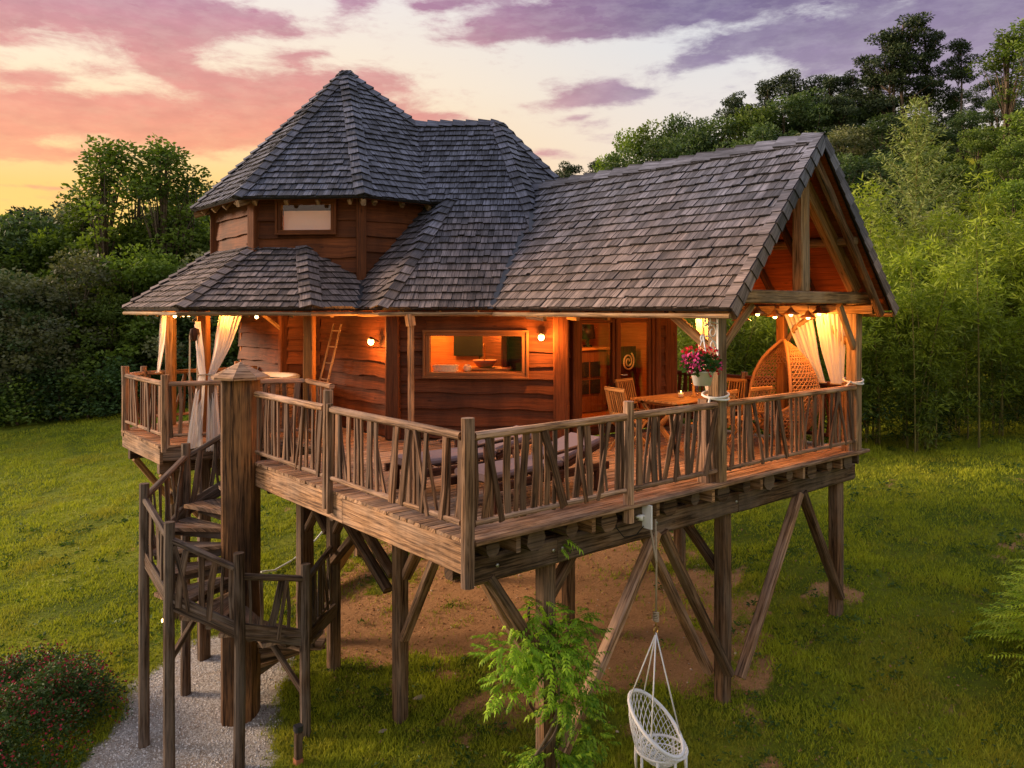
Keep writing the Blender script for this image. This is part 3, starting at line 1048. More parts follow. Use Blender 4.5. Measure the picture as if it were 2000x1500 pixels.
mb = MB(); sh_c = OCT[0] + IN * .42; mb.beam(sh_c + FD * .55 + V((0, 0, 4.06)), sh_c + FD * 2.15 + V((0, 0, 4.06)), .5, .03)
mb.build('sill_shelf', M['inner'], cabin)
c = OCT[0] + FD * 1.12 + IN * 1.84 + V((0, 0, 4.47))
mb = MB(); mb.beam(c - FD * .42, c + FD * .30, .05, .42, ch=.006)
o = mb.build('wall_screen', M['iron']); tag(o, 'dark rectangular screen hung inside the wide window', 'screen')
c = OCT[0] + FD * 1.72 + IN * 1.3 + V((0, 0, 3.05))
mb = MB(); mb.beam(c, c + V((0, 0, 2.05)), .10, .7, up=IN, ch=.01); mb.build('partition', M['post'], cabin)
# things behind the glazed doors
t = thing('storage_stair', 'dark wooden storage cupboard with cubby holes behind the left glazed door', 'cabinet', (7.1, 5.4, 3.05))
mb = MB(); mb.box(6.55, 7.6, 5.4, 5.95, 3.05, 4.28, ch=.01); mb.build('carcass', M['frame'], t)
for (a, b, z0_, z1_) in ((6.80, 7.06, 3.76, 4.06), (7.12, 7.38, 3.76, 4.06), (6.80, 7.06, 3.42, 3.70), (7.12, 7.38, 3.42, 3.70)):
    mb = MB(); mb.box(a, b, 5.37, 5.397, z0_, z1_); mb.build('cubby_hole', M['black'], t)  # black plates stand for open cubbies, their inner shade painted
mb = MB(); mb.box(6.50, 7.66, 5.33, 5.98, 4.29, 4.35, ch=.01); mb.build('top', M['teak'], t)
c = V((7.25, 5.6, 4.35))
t = thing('black_lamp', 'black lamp on the storage cupboard behind the left glazed door', 'lamp', c)
mb = MB(); mb.lathe([(.0, 0), (.10, 0), (.10, .03), (.03, .05), (.03, .15), (.17, .17), (.13, .46), (.0, .46)], c, 12); mb.build('lamp_shade', M['iron'], t)
c = V((7.80, 5.02, 4.06))
t = thing('spiral_carving', 'round pale spiral carving on a dark panel behind the right glazed door', 'ornament', (7.86, 5.06, 3.05))
mb = MB()
mb.tube([c + V((math.cos(a) * (.03 + .011 * a), -.035, math.sin(a) * (.035 + .0115 * a))) for a in np.linspace(0, 6 * math.pi * .72, 50)], .018, 6)
mb.build('spiral', M['wicker_white'], t)
mb = MB(); mb.box(7.55, 8.10, 5.03, 5.09, 3.05, 4.36, ch=.02); mb.build('panel', M['darkwood'], t)


# ------------------------------------------------------------------- roofs
def clip2(poly, a, b, c):
    """keep a*x+b*y+c >= 0"""
    out = []
    n = len(poly)
    for i in range(n):
        p, q_ = poly[i], poly[(i + 1) % n]
        fp, fq = a * p[0] + b * p[1] + c, a * q_[0] + b * q_[1] + c
        if fp >= 0:
            out.append(p)
        if (fp > 0 and fq < 0) or (fp < 0 and fq > 0):
            t = fp / (fp - fq)
            out.append((p[0] + (q_[0] - p[0]) * t, p[1] + (q_[1] - p[1]) * t))
    return out


class Pl:
    """roof plane: z = z0 + tan * (ap - n.(p-c)); n points outward/down-slope"""

    def __init__(s, c, ang, ap, tan, z0):
        s.c, s.n = V((c[0], c[1], 0)), V((math.cos(R(ang)), math.sin(R(ang)), 0))
        s.ap, s.tan, s.z0 = ap, tan, z0
        # z = A x + B y + C
        s.A, s.B = -tan * s.n.x, -tan * s.n.y
        s.C = z0 + tan * (ap + s.n.dot(s.c))

    def z(s, x, y):
        return s.A * x + s.B * y + s.C


CAMP = V((-4.40, -5.88, 5.13))
ALLSH = []          # (score, roof part, mb-args)
EXPO = .170


def facet(roof, pl, poly, expo=EXPO, wmin=.075, wmax=.17, real=True, over=.045):
    """shingle one plane over a convex plan polygon"""
    if len(poly) < 3:
        return
    n = pl.n
    u = V((-n.y, n.x, 0))                       # along the eave
    cs = 1 / math.sqrt(1 + pl.tan ** 2)
    v = V((-n.x * cs, -n.y * cs, pl.tan * cs))  # up the slope
    nn = u.cross(v)
    if nn.z < 0:
        u = -u
        nn = u.cross(v)
    e0 = pl.c + n * pl.ap + V((0, 0, pl.z0))
    P2 = []
    for (x, y) in poly:
        p = V((x, y, pl.z(x, y))) - e0
        P2.append((p.dot(u), p.dot(v)))
    ar = sum(P2[i][0] * P2[(i + 1) % len(P2)][1] - P2[(i + 1) % len(P2)][0] * P2[i][1] for i in range(len(P2)))
    if ar < 0:
        P2.reverse()
    bmin, bmax = min(p[1] for p in P2), max(p[1] for p in P2)
    # underlay slab with boards below
    P3 = [e0 + u * a + v * b for a, b in P2]
    sl = MB()
    sl.poly([p - nn * .012 for p in P3], -nn * .03)
    sl.build('roof_underlay', M['black'], roof)
    sl = MB()
    # soffit boards running along the eave direction
    b = bmin
    facing = nn.dot((CAMP - e0).normalized()) > -.2
    k0 = int(math.floor(bmin / expo))
    for k in range(k0, int(bmax / expo) + 1):
        b0 = k * expo
        b1 = b0 + expo * 1.30
        lo = b0 - (over if k == k0 else 0)
        strip = clip2(clip2(P2, 0, 1, -b0 + 1e-5), 0, -1, b1)
        if len(strip) < 3:
            continue
        amin, amax = min(p[0] for p in strip), max(p[0] for p in strip)
        a = amin - random.random() * wmax
        while a < amax:
            w_ = random.uniform(wmin, wmax)
            jb = random.uniform(-.007, .008) + (random.random() < .07) * random.uniform(-.03, .03)
            cell = clip2(clip2(strip, 1, 0, -a - .004), -1, 0, a + w_ - .004)
            if len(cell) >= 3:
                dp = random.uniform(-.004, .008)
                lift = random.uniform(.032, .046)

                def H(bb):
                    return .004 + dp + lift * (b1 - bb) / (b1 - b0)
                top = []
                for (ca, cb) in cell:
                    bb = cb
                    if cb < b0 + 2e-4:
                        bb = cb + (jb if k > k0 else -over + jb)
                    top.append(e0 + u * ca + v * bb + nn * H(cb))
                uv = [(cb, ca) for ca, cb in cell]
                bevel = -nn * random.uniform(.022, .030)
                cen = e0 + u * (a + w_ / 2) + v * (b0 + expo / 2)
                dv = CAMP - cen
                dist = dv.length
                sc = w_ * expo * max(nn.dot(dv) / dist, 0) / dist ** 2 if len(cell) >= 4 else 0
                ALLSH.append((sc, roof, top, bevel, uv))
            a += w_


def hipcap(roof, p0, p1, n1, n2, wid=.17, step=.20, th=.02, name='hip_shingle', first=True):
    """paired cap shingles up a hip; n1,n2 outward normals of the planes either side"""
    p0, p1 = V(p0), V(p1)
    d = (p1 - p0).normalized()
    L = (p1 - p0).length
    mb = MB()
    nmid = (V(n1) + V(n2)).normalized()
    s1 = V(n1).cross(d).normalized()
    s2 = V(n2).cross(d).normalized()
    # make sides point outward from the ridge line down each plane
    if s1.dot(V(n2)) > 0:
        s1 = -s1
    if s2.dot(V(n1)) > 0:
        s2 = -s2
    t = 0.0
    while t < L - .02:
        a, b = t, min(t + step * 1.3, L)
        for sd, nn in ((s1, V(n1)), (s2, V(n2))):
            ww = wid * random.uniform(.92, 1.06)
            j = random.uniform(-.01, .01)
            lift0 = .084 + random.uniform(-.006, .010)
            lift1 = .040
            q0 = p0 + d * (a + j) + nmid * lift0
            q1 = p0 + d * b + nmid * lift1
            q2 = p0 + d * b + sd * ww + nn * (lift1 - .004)
            q3 = p0 + d * (a + j - .01) + sd * ww + nn * (lift0 - .012)
            pts = [q0, q1, q2, q3]
            if (q1 - q0).cross(q2 - q0).dot(nn) < 0:
                pts.reverse()
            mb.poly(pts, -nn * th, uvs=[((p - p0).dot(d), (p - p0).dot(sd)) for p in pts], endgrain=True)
        t += step
    mb.build(name, M['shingle'], roof)


def plane_region(planes, i, extra=(), zmin=None, zmax=None):
    pl = planes[i]
    poly = [(pl.c.x - 30, pl.c.y - 30), (pl.c.x + 30, pl.c.y - 30), (pl.c.x + 30, pl.c.y + 30), (pl.c.x - 30, pl.c.y + 30)]
    for j, q_ in enumerate(planes):
        if j != i:
            poly = clip2(poly, q_.A - pl.A, q_.B - pl.B, q_.C - pl.C)
    zm = pl.z0 if zmin is None else zmin
    poly = clip2(poly, pl.A, pl.B, pl.C - zm)
    if zmax is not None:
        poly = clip2(poly, -pl.A, -pl.B, zmax - pl.C)
    for e in extra:
        poly = clip2(poly, *e)
    return poly


def nrm(pl):
    return V((-pl.A, -pl.B, 1)).normalized()


def hip_between(p, q_, zlo, zhi):
    """line where planes p and q meet, from zlo to zhi (3D points)"""
    def at(z):
        # p.A x + p.B y = z-p.C ; q...
        det = p.A * q_.B - p.B * q_.A
        x = ((z - p.C) * q_.B - p.B * (z - q_.C)) / det
        y = (p.A * (z - q_.C) - (z - p.C) * q_.A) / det
        return V((x, y, z))
    return at(zlo), at(zhi)


# main octagonal roof
roof_m = node_part('main_roof', cabin, (CC.x, CC.y, 5.13))
TM = 3.77 / 3.63
main = [Pl(CC, a, 3.63, TM, EZ) for a in (180, 225, 270, 315, 0, 45, 90, 135)]
for i, pl in enumerate(main):
    poly = plane_region(main, i)
    if i in (3, 4, 5, 6, 7):
        facet(roof_m, pl, poly, expo=.34, wmin=.25, wmax=.4)
    else:
        facet(roof_m, pl, poly)
# ridge link towards the tower: same front plane carried on beyond the hip
A_ = V((CC.x, CC.y, 8.90))
dT = V((-S2, S2, 0))
# keep z_front >= z_left (beyond the hip), s along dT between 0 and 2.5
pf, pL = main[1], main[0]
poly = [(pf.c.x - 30, pf.c.y - 30), (pf.c.x + 30, pf.c.y - 30), (pf.c.x + 30, pf.c.y + 30), (pf.c.x - 30, pf.c.y + 30)]
poly = clip2(poly, pf.A - pL.A, pf.B - pL.B, pf.C - pL.C)
poly = clip2(poly, pf.A, pf.B, pf.C - 7.07)
poly = clip2(poly, -pf.A, -pf.B, 8.90 - pf.C)
poly = clip2(poly, S2, -S2, 2.6 - (S2 * CC.x - S2 * CC.y))
facet(roof_m, pf, poly)
back = Pl(CC, 45, 3.63, TM, EZ)
poly = [(back.c.x - 30, back.c.y - 30), (back.c.x + 30, back.c.y - 30), (back.c.x + 30, back.c.y + 30), (back.c.x - 30, back.c.y + 30)]
poly = clip2(poly, back.A - main[6].A, back.B - main[6].B, back.C - main[6].C)
poly = clip2(poly, back.A, back.B, back.C - 7.07)
poly = clip2(poly, -back.A, -back.B, 8.90 - back.C)
poly = clip2(poly, S2, -S2, 2.6 - (S2 * CC.x - S2 * CC.y))
facet(roof_m, back, poly, expo=.34, wmin=.25, wmax=.4)
h0, h1 = hip_between(main[0], main[1], EZ, 7.12)
hipcap(roof_m, h0, h1, nrm(main[0]), nrm(main[1]))
h0, h1 = hip_between(main[1], main[2], 6.42, 8.90)
hipcap(roof_m, h0, h1, nrm(main[1]), nrm(main[2]))
h0, h1 = hip_between(main[2], main[3], EZ, 8.90)
hipcap(roof_m, h0, h1, nrm(main[2]), nrm(main[3]), step=.28)
hipcap(roof_m, A_ + dT * 1.7, A_ + dT * -.02, nrm(main[1]), nrm(back), step=.26, wid=.16, name='ridge_shingle')

# tower roof
roof_t = node_part('tower_roof', cabin, (TC.x, TC.y, 7.05))
TT = 2.97 / 2.725
tow = [Pl(TC, a, 2.725, TT, 7.05) for a in (180, 225, 270, 0, 90, 135)]
for i, pl in enumerate(tow):
    if i in (3, 4):
        facet(roof_t, pl, plane_region(tow, i), expo=.34, wmin=.25, wmax=.4)
    else:
        facet(roof_t, pl, plane_region(tow, i))
for a, b in ((5, 0), (0, 1), (1, 2), (2, 3), (5, 4)):
    h0, h1 = hip_between(tow[a], tow[b], 7.05, 10.02)
    hipcap(roof_t, h0, h1, nrm(tow[a]), nrm(tow[b]), wid=.155)

# skirt roof over the left terrace
roof_s = node_part('terrace_roof', cabin, (.8, 8, 5.13))
TS = .75
sk = [Pl((-.265, 8.5), 180, 0, TS, EZ), Pl((3.575, 3.575), 225, 0, TS, EZ), Pl((2, 5.86), 270, 0, TS, EZ), Pl((-.265, 10.62), 135, 0, TS, EZ), Pl((2, 12.2), 90, 0, TS, EZ)]
for i, pl in enumerate(sk):
    facet(roof_s, pl, plane_region(sk, i, extra=[(-1, 0, 2.75)] if i != 1 else [(-1, 0, 2.6)], zmax=6.35), expo=EXPO if i < 3 else .3)
for a, b in ((0, 1), (1, 2), (3, 0)):
    h0, h1 = hip_between(sk[a], sk[b], EZ, 6.30)
    hipcap(roof_s, h0, h1, nrm(sk[a]), nrm(sk[b]))

# porch roof
roof_p = node_part('porch_roof', cabin, (5.45, 1.5, 5.13))
TP = 2.27 / 2.05
por = [Pl((5.45, 0), 180, 2.05, TP, EZ), Pl((5.45, 0), 0, 2.05, TP, EZ)]
YV = -.48
for i, pl in enumerate(por):
    facet(roof_p, pl, plane_region(por, i, extra=[(0, 1, -YV), (0, -1, 5.3)]), expo=EXPO if i == 0 else EXPO)
hipcap(roof_p, (5.45, 5.25, 7.40), (5.45, YV - .03, 7.40), nrm(por[0]), nrm(por[1]), wid=.16, step=.34, th=.03, name='ridge_shingle')
# verge capping: stepped shingle ends
for sgn, pl in ((-1, por[0]), (1, por[1])):
    mb = MB()
    nn = nrm(pl)
    vv = V((-sgn * 1, 0, TP)).normalized()
    L = math.hypot(2.05, 2.27)
    t = -.03
    while t < L - .20:
        a = V((5.45 + sgn * 2.05, YV, 5.13)) + vv * t
        b = a + vv * .26
        w0 = .10 + random.uniform(-.015, .02)
        pts = [a + V((0, -.035, 0)) + nn * .062, a + V((0, w0, 0)) + nn * .058, b + V((0, w0, 0)) + nn * .04, b + V((0, -.035, 0)) + nn * .04]
        if (pts[1] - pts[0]).cross(pts[2] - pts[0]).dot(nn) < 0:
            pts.reverse()
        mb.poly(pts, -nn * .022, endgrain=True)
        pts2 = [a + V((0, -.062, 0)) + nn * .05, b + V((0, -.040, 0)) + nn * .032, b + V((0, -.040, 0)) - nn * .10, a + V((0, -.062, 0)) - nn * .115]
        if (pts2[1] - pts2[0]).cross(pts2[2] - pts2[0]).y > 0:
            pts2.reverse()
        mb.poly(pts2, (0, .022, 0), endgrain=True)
        t += .20
    mb.build('verge_shingle', M['shingle'], roof_p)
    mb = MB()
    a0 = V((5.45 + sgn * 2.02, YV + .10, 5.13)) - nn * .17
    mb.beam(a0 + vv * .05, a0 + vv * (L - .24), .09, .12, up=nn, seg=10, jit=.12, ch=.02)
    mb.build('barge_log', M['leg'], roof_p)
    # boards under the porch roof
    k = 0
    t = .05
    while t < L - .05:
        a = V((5.45 + sgn * 2.05, 0, 5.13)) + vv * t - nn * .052
        mb = MB()
        mb.beam(a + V((0, YV + .04, 0)) + vv * .06, a + V((0, 5.2, 0)) + vv * .06, .117, .018, up=nn, ch=.004)
        mb.build('soffit_plank', M['soffit'], roof_p)
        t += .12
    # common rafters
    for yy in (.55, 1.25, 1.95, 2.65):
        a = V((5.45 + sgn * 1.98, yy, 5.13)) + vv * .0 - nn * .115
        mb = MB()
        mb.beam(a, a + vv * (L - .2), .07, .11, up=nn, seg=2, jit=.02)
        mb.build('rafter', M['darkwood'], roof_p)

# valleys: lead strips
def lead(p, q_, a, b, nm='valley_flashing'):
    h0, h1 = hip_between(p, q_, a, b)
    d = (h1 - h0).normalized()
    nm_ = (nrm(p) + nrm(q_)).normalized()
    s = d.cross(nm_)
    mb = MB()
    mb.poly([h0 - s * .05 + nm_ * .05, h1 - s * .05 + nm_ * .05, h1 + s * .05 + nm_ * .05, h0 + s * .05 + nm_ * .05], -nm_ * .004)
    mb.build(nm, M['lead'], roof_p)


lead(por[0], main[1], 5.10, 6.42)
lead(por[0], main[2], 6.40, 7.38)
lead(sk[2], main[0], 5.10, 5.62)

# general soffits of the other eaves + rafter tails + round eave poles
def eave(pl, a, b, nr, wallgap, tail_l=.45, pole=True, tails=True, ins=(.42, .42)):
    """a,b: plan points on the eave line"""
    a, b = V((a[0], a[1], 0)), V((b[0], b[1], 0))
    L = (b - a).length
    d = (b - a).normalized()
    cs = 1 / math.sqrt(1 + pl.tan ** 2)
    v = V((-pl.n.x * cs, -pl.n.y * cs, pl.tan * cs))
    nn = nrm(pl)
    sl = MB()
    z = V((0, 0, pl.z0))
    pts = [a + z + v * .02 + d * .03, b + z + v * .02 - d * .03, b + z + v * wallgap - d * (wallgap * ins[1] + .03), a + z + v * wallgap + d * (wallgap * ins[0] + .03)]
    pts = [p - nn * .048 for p in pts]
    if (pts[1] - pts[0]).cross(pts[2] - pts[0]).dot(nn) < 0:
        pts.reverse()
    sl.poly(pts, -nn * .018)
    sl.build('soffit_boarding', M['soffit'], nr)
    if pole:
        mb = MB()
        q0, q1 = a + z + V((0, 0, -.085)) + pl.n * .0, b + z + V((0, 0, -.085))
        mb.log(q0 - d * .02, q1 + d * .02, .036, .030, 8, max(3, int(L / .5)), .07, .012)
        mb.build('eave_pole', M['truss'], nr)
    if tails:
        k = max(1, int(L / .55))
        for i in range(k):
            p = a + d * ((i + .5) * L / k) + z
            mb = MB()
            mb.beam(p + v * .03 - nn * .115 - V((0, 0, .03)), p + v * tail_l - nn * .115, .065, .10, up=nn, ch=.01)
            mb.build('rafter_tail', M['truss'], nr)


def octv(c, ap, k):
    r_ = ap / math.cos(R(22.5))
    return V((c.x + r_ * math.cos(R(k)), c.y + r_ * math.sin(R(k)), 0))


eave(main[0], (2.13, 5.86), octv(CC, 3.63, 202.5), roof_m, .5)
eave(main[1], octv(CC, 3.63, 202.5), (3.42, 3.86), roof_m, .5)
eave(por[0], (3.40, 3.84), (3.40, YV + .02), roof_p, .3, tails=False, ins=(0, 0))
eave(por[1], (7.5, YV + .02), (7.5, 3.4), roof_p, .3, tails=False, ins=(0, 0))
eave(sk[1], (-.265, 7.415), (1.29, 5.86), roof_s, 1.75, tail_l=1.2)
eave(sk[0], (-.265, 10.62), (-.265, 7.415), roof_s, 1.75, tail_l=1.2)
eave(sk[2], (1.29, 5.86), (2.13, 5.86), roof_s, .9, tail_l=.8)
eave(sk[3], (.7, 11.6), (-.265, 10.62), roof_s, 1.3, tail_l=1.0)
for i, (a, b) in enumerate(((157.5, 202.5), (202.5, 247.5), (247.5, 292.5))):
    eave(tow[i], octv(TC, 2.725, a), octv(TC, 2.725, b), roof_t, .42, tail_l=.3, pole=False)
for k in (157.5, 202.5, 247.5):
    p = octv(TC, 2.70, k)
    mb = MB()
    q0 = (p - V((TC.x, TC.y, 0)))
    mb.beam(V((p.x, p.y, 6.95)), V((p.x, p.y, 6.95)) - q0 * .12 + V((0, 0, .12)), .08, .11, ch=.012)
    mb.build('rafter_tail', M['truss'], roof_t)
# under-eave rafter tails beside the doors
for x in (4.6, 5.3, 6.0):
    mb = MB()
    mb.beam((x - .9, 3.0, 4.985), (x - .9, 3.4, 5.02), .07, .09, ch=.01)
    mb.build('rafter_tail', M['truss'], roof_p)

# ---- collect shingles: the 300 that show largest are parts, the rest one piece of stuff
ALLSH.sort(key=lambda t: -t[0])
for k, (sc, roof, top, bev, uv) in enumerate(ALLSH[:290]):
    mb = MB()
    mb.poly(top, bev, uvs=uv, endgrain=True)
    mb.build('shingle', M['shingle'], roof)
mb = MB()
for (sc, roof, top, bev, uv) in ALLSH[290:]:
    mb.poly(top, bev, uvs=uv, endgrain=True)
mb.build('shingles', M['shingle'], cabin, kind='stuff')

# ---- porch frame: truss in front, posts, braces
YF = -.06
def tb(name, p0, p1, w_, h_, mat='truss', up=(0, 0, 1), par=None, seg=4, jit=.03):
    mb = MB()
    mb.beam(p0, p1, w_, h_, up=up, seg=seg, jit=jit, ch=.014)
    return mb.build(name, M[mat], par or cabin)


tb('porch_post', (3.86, .02, 2.93), (3.86, .02, 5.22), .17, .17, 'truss', up=(0, 1, 0), seg=6)
tb('porch_post', (7.30, .02, 2.93), (7.30, .02, 5.24), .17, .17, 'truss', up=(0, 1, 0), seg=6)
tb('porch_post', (7.34, 1.25, 3.0), (7.34, 1.25, 5.24), .14, .14, 'amber', up=(0, 1, 0), seg=5)
tb('tie_beam', (3.72, -.16, 5.285), (7.36, -.16, 5.285), .13, .17, 'truss')
tb('king_post', (5.52, -.14, 5.37), (5.52, -.14, 7.12), .20, .15, 'truss', up=(0, 1, 0))
tb('principal_rafter', (5.63, -.12, 6.82), (7.05, -.12, 5.40), .13, .20, 'golden', up=(1, 0, 1))
tb('principal_rafter', (5.41, -.12, 6.82), (3.95, -.12, 5.40), .13, .20, 'golden', up=(1, 0, -1))
for x, y0, z in ((6.45, -.44, 6.08), (4.42, -.44, 6.05), (5.45, -.40, 7.10)):
    mb = MB(); mb.log((x, y0, z), (x, 4.3, z), .065, .06, 8, 5, .05, .01); mb.build('purlin', M['truss'], cabin)
for x in (3.80, 7.26):
    tb('wall_plate', (x, -.3, 5.12), (x, 3.4, 5.12), .11, .13, 'truss')
tb('post_brace', (3.90, .0, 4.62), (4.42, -.10, 5.19), .07, .11, 'truss', up=(1, 0, -1))
tb('post_brace', (7.24, .0, 4.55), (6.62, -.10, 5.19), .07, .11, 'truss', up=(1, 0, 1))
tb('post_brace', (3.84, .10, 4.62), (3.82, .72, 5.08), .07, .11, 'golden', up=(0, 1, -1))
tb('post_brace', (7.30, .12, 4.62), (7.28, .6, 5.06), .07, .11, 'golden', up=(0, 1, -1))
mb = MB(); mb.tube([(7.30, 1.16, 4.55), (7.30, .98, 4.84), (7.30, .72, 5.0), (7.28, .4, 5.05)], .045, 6); mb.build('curved_brace', M['truss'], cabin)
# posts of the terrace roof
tb('terrace_post', (1.46, 6.28, 3.0), (1.46, 6.28, 5.20), .165, .165, 'amber', up=(S2, S2, 0), seg=6)
tb('terrace_post', (.20, 7.60, 3.0), (.20, 7.60, 5.20), .165, .165, 'amber', up=(S2, S2, 0), seg=6)
tb('terrace_post', (.20, 9.35, 3.0), (.20, 9.35, 5.24), .15, .15, 'truss', up=(S2, S2, 0), seg=6)
tb('eave_post', (2.50, 4.84, 3.0), (2.50, 4.84, 4.86), .085, .085, 'log', up=(1, 0, 0), seg=8, jit=.08)
tb('post_head', (2.50, 4.84, 4.86), (2.47, 4.84, 5.05), .12, .13, 'log', up=(1, 0, 0), seg=1)
tb('post_brace', (1.93, 8.36, 4.72), (1.60, 8.64, 5.06), .05, .07, 'truss')

# ---- wall lamps
def wall_lamp(p, out, label):
    p, out = V(p), V(out).normalized()
    t = thing('wall_lamp', label, 'wall lamp', p, group='round wall lamps on the cabin')
    mb = MB(); mb.tube([p, p + out * .10 + V((0, 0, .05)), p + out * .14 + V((0, 0, .03))], .011, 8); mb.build('bracket', M['iron'], t)
    c = p + out * .15
    mb = MB(); mb.lathe([(.0, .0), (.05, .0), (.06, -.012), (.035, .03), (.0, .035)], c + V((0, 0, .045)), 14); mb.build('lamp_cap', M['iron'], t)
    mb = MB(); mb.lathe([(.001, -.055), (.03, -.045), (.048, -.015), (.045, .02), (.03, .042), (.001, .045)], c, 14); mb.build('bulb', M['bulb'], t)
    l = lamp('bulb_light', V((0, 0, -.0)) + (c - p) + out * .07, 74, (1, .35, .065), .06)
    link(l, t)


wall_lamp((2.40, 5.66, 4.585), (-1, 0, 0), 'lit wall lamp on the left wall, beside the ladder')
wp_ = OCT[0] + FD * 2.42 + V((0, 0, 4.68))
wall_lamp((wp_.x - .02, wp_.y - .02, 4.68), (-S2, -S2, 0), 'lit wall lamp between the wide window and the glazed doors')

for p, e, r_ in (((3.5 + 1.0, 4.9 + .3, 4.85), 62, .15), ((2.7 + .9, 5.4 + .6, 4.9), 62, .15), ((6.3, 4.5, 4.9), 62, .15), ((3.5, 8.9, 7.0), 60, .2)):
    l = lamp('room_light', V(p) - ORG[cabin], e, (1, .36, .07), r_)
    link(l, cabin)
# =================================================================== deck on stilts
deck = thing('timber_deck', 'raised weathered timber deck on tall stilts with rustic railings', 'deck', (3.6, 3.0, 0.0))
DZ = 3.0


def dpart(mb, name, mat, par=None, **k):
    return mb.build(name, M[mat], par or deck, **k)


# boards
y = -.03
i = 0
while y < 9.62:
    wdt = .128
    yc = y + wdt / 2
    xl, xr = -.03, 7.52
    if 4.98 < yc < 6.32:
        xl = 1.12
    elif yc >= 6.32:
        # slanted edge from (1.46,6.2) to (-.62,7.1)
        xl = max(-.66, 1.46 - (yc - 6.2) * 2.3)
    if yc > 9.25:
        xl = -.66 + (yc - 9.25) * 1.0
    if yc > 3.40:
        xr = min(4.6 - max(0, 0) + 0, 2.62 + max(0, 5.5 - yc)) if yc > 3.4 else xr
        if yc > 8.0:
            xr = 2.05
    cuts = [xl]
    if xr - xl > 4:
        cuts.append(xl + random.uniform(.35, .65) * (xr - xl))
    cuts.append(xr)
    for a, b in zip(cuts, cuts[1:]):
        mb = MB()
        mb.beam((a + .003 + random.uniform(-.008, .008) * (a == xl), yc, DZ - .018 + random.uniform(-.002, .002)), (b - .003, yc, DZ - .018), wdt - .009, .036, seg=1, ch=.006)
        dpart(mb, 'board', 'deck')
    y += wdt
    i += 1
mb = MB(); mb.beam((.02, -.075, DZ - .022), (7.54, -.075, DZ - .022), .075, .045, seg=14, jit=.06, ch=.01); dpart(mb, 'edge_board', 'deck')
for yy in np.arange(3.5, 8.2, .13):
    if yy < 3.7:
        mb = MB(); mb.beam((7.05, yy, DZ - .018), (7.5, yy, DZ - .018), .12, .036); dpart(mb, 'board', 'deck')

# fascias
def fascia(p0, p1, h=.30, zt=2.958, w_=.05, mat='deck', seg=8):
    mb = MB()
    mb.beam((p0[0], p0[1], zt - h / 2), (p1[0], p1[1], zt - h / 2), w_, h, seg=seg, jit=.015, ch=.01)
    dpart(mb, 'fascia_board', mat)


fascia((0.012, -.02), (0.012, 2.38))
fascia((0.012, 2.39), (0.012, 4.92))
fascia((-.615, 7.12), (-.615, 9.28), .26)
fascia((-.60, 7.08), (1.30, 6.26), .2, mat='beam')
fascia((7.49, .05), (7.49, 3.6), .2, mat='beam')

# joists: round logs across the main beams, ends showing along the right-hand edge
for k, x in enumerate(np.arange(.34, 7.5, .52)):
    mb = MB()
    mb.log((x, -.0 + random.uniform(0, .05), 2.845), (x, 3.4 if x > 2.4 else (4.9 if x < 1.1 else 6.2), 2.845), .125 if k % 2 else .085, .11, 9, 4, .05, .01)
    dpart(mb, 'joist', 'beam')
    if k % 2 == 0:
        mb = MB(); mb.beam((x + .25, -.03, 2.86), (x + .25, .32, 2.86), .055, .17, ch=.006); dpart(mb, 'joist_block', 'deck')
for yy in (6.6, 7.3, 8.1, 8.9, 9.4):
    mb = MB(); mb.log((max(-.55, 1.46 - (yy - 6.3) * 2.3) + .05, yy, 2.85), (4.0, yy, 2.85), .09, .09, 8, 3, .05); dpart(mb, 'joist', 'beam')

# main beams
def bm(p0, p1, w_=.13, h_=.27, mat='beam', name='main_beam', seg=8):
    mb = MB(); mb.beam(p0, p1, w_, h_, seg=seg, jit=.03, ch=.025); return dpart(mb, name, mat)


bm((.20, .25, 2.60), (1.31, .25, 2.60))
bm((1.315, .25, 2.60), (4.55, .25, 2.60), seg=14)
bm((4.56, .25, 2.60), (7.66, .25, 2.60), seg=12)
bm((.12, .47, 2.61), (7.62, .47, 2.61), .14, .25, seg=16)
bm((.3, 3.27, 2.60), (7.6, 3.27, 2.60))
bm((.3, 5.19, 2.60), (2.6, 5.19, 2.60))
bm((1.12, .6, 2.45), (1.12, 6.6, 2.45), .12, .22)
bm((.2, 6.9, 2.6), (3.8, 6.9, 2.6))
bm((-.55, 7.5, 2.62), (3.8, 7.5, 2.62))
bm((-.55, 9.2, 2.62), (3.8, 9.2, 2.62))
for x, y in ((.5, 0), (1.25, 0), (1.38, 0), (2.9, 0), (4.5, 0)):
    mb = MB(); mb.tube([(x, .195, 2.62), (x, .175, 2.62)], .018, 8); dpart(mb, 'bolt', 'steel')

# stilts
LEGS = [(1.30, .36), (4.45, .36), (7.40, .36), (1.32, 3.27), (4.45, 3.27), (7.30, 3.30), (1.33, 5.19), (1.46, 6.45), (.10, 7.30), (.25, 9.25), (4.45, 6.3), (7.3, 6.3), (3.9, 9.0), (7.0, 9.2)]
for k, (x, y) in enumerate(LEGS):
    mb = MB()
    g = gz(x, y)
    wd = .185 if k != 7 else .24
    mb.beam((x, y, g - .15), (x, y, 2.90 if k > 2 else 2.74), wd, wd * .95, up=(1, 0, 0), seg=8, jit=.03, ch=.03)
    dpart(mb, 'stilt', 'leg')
for (x, y, a, b) in ((4.45, .36, .10, .10), (1.30, .36, .10, .10)):
    pass


def br(p0, p1, w_=.10, h_=.14, mat='leg'):
    mb = MB(); d_ = V(p1) - V(p0)
    mb.beam(p0, p1, w_, h_, up=V((0, 1, 0)) if abs(d_.x) > abs(d_.y) else V((1, 0, 0)), seg=5, jit=.03, ch=.018)
    return dpart(mb, 'brace', mat)


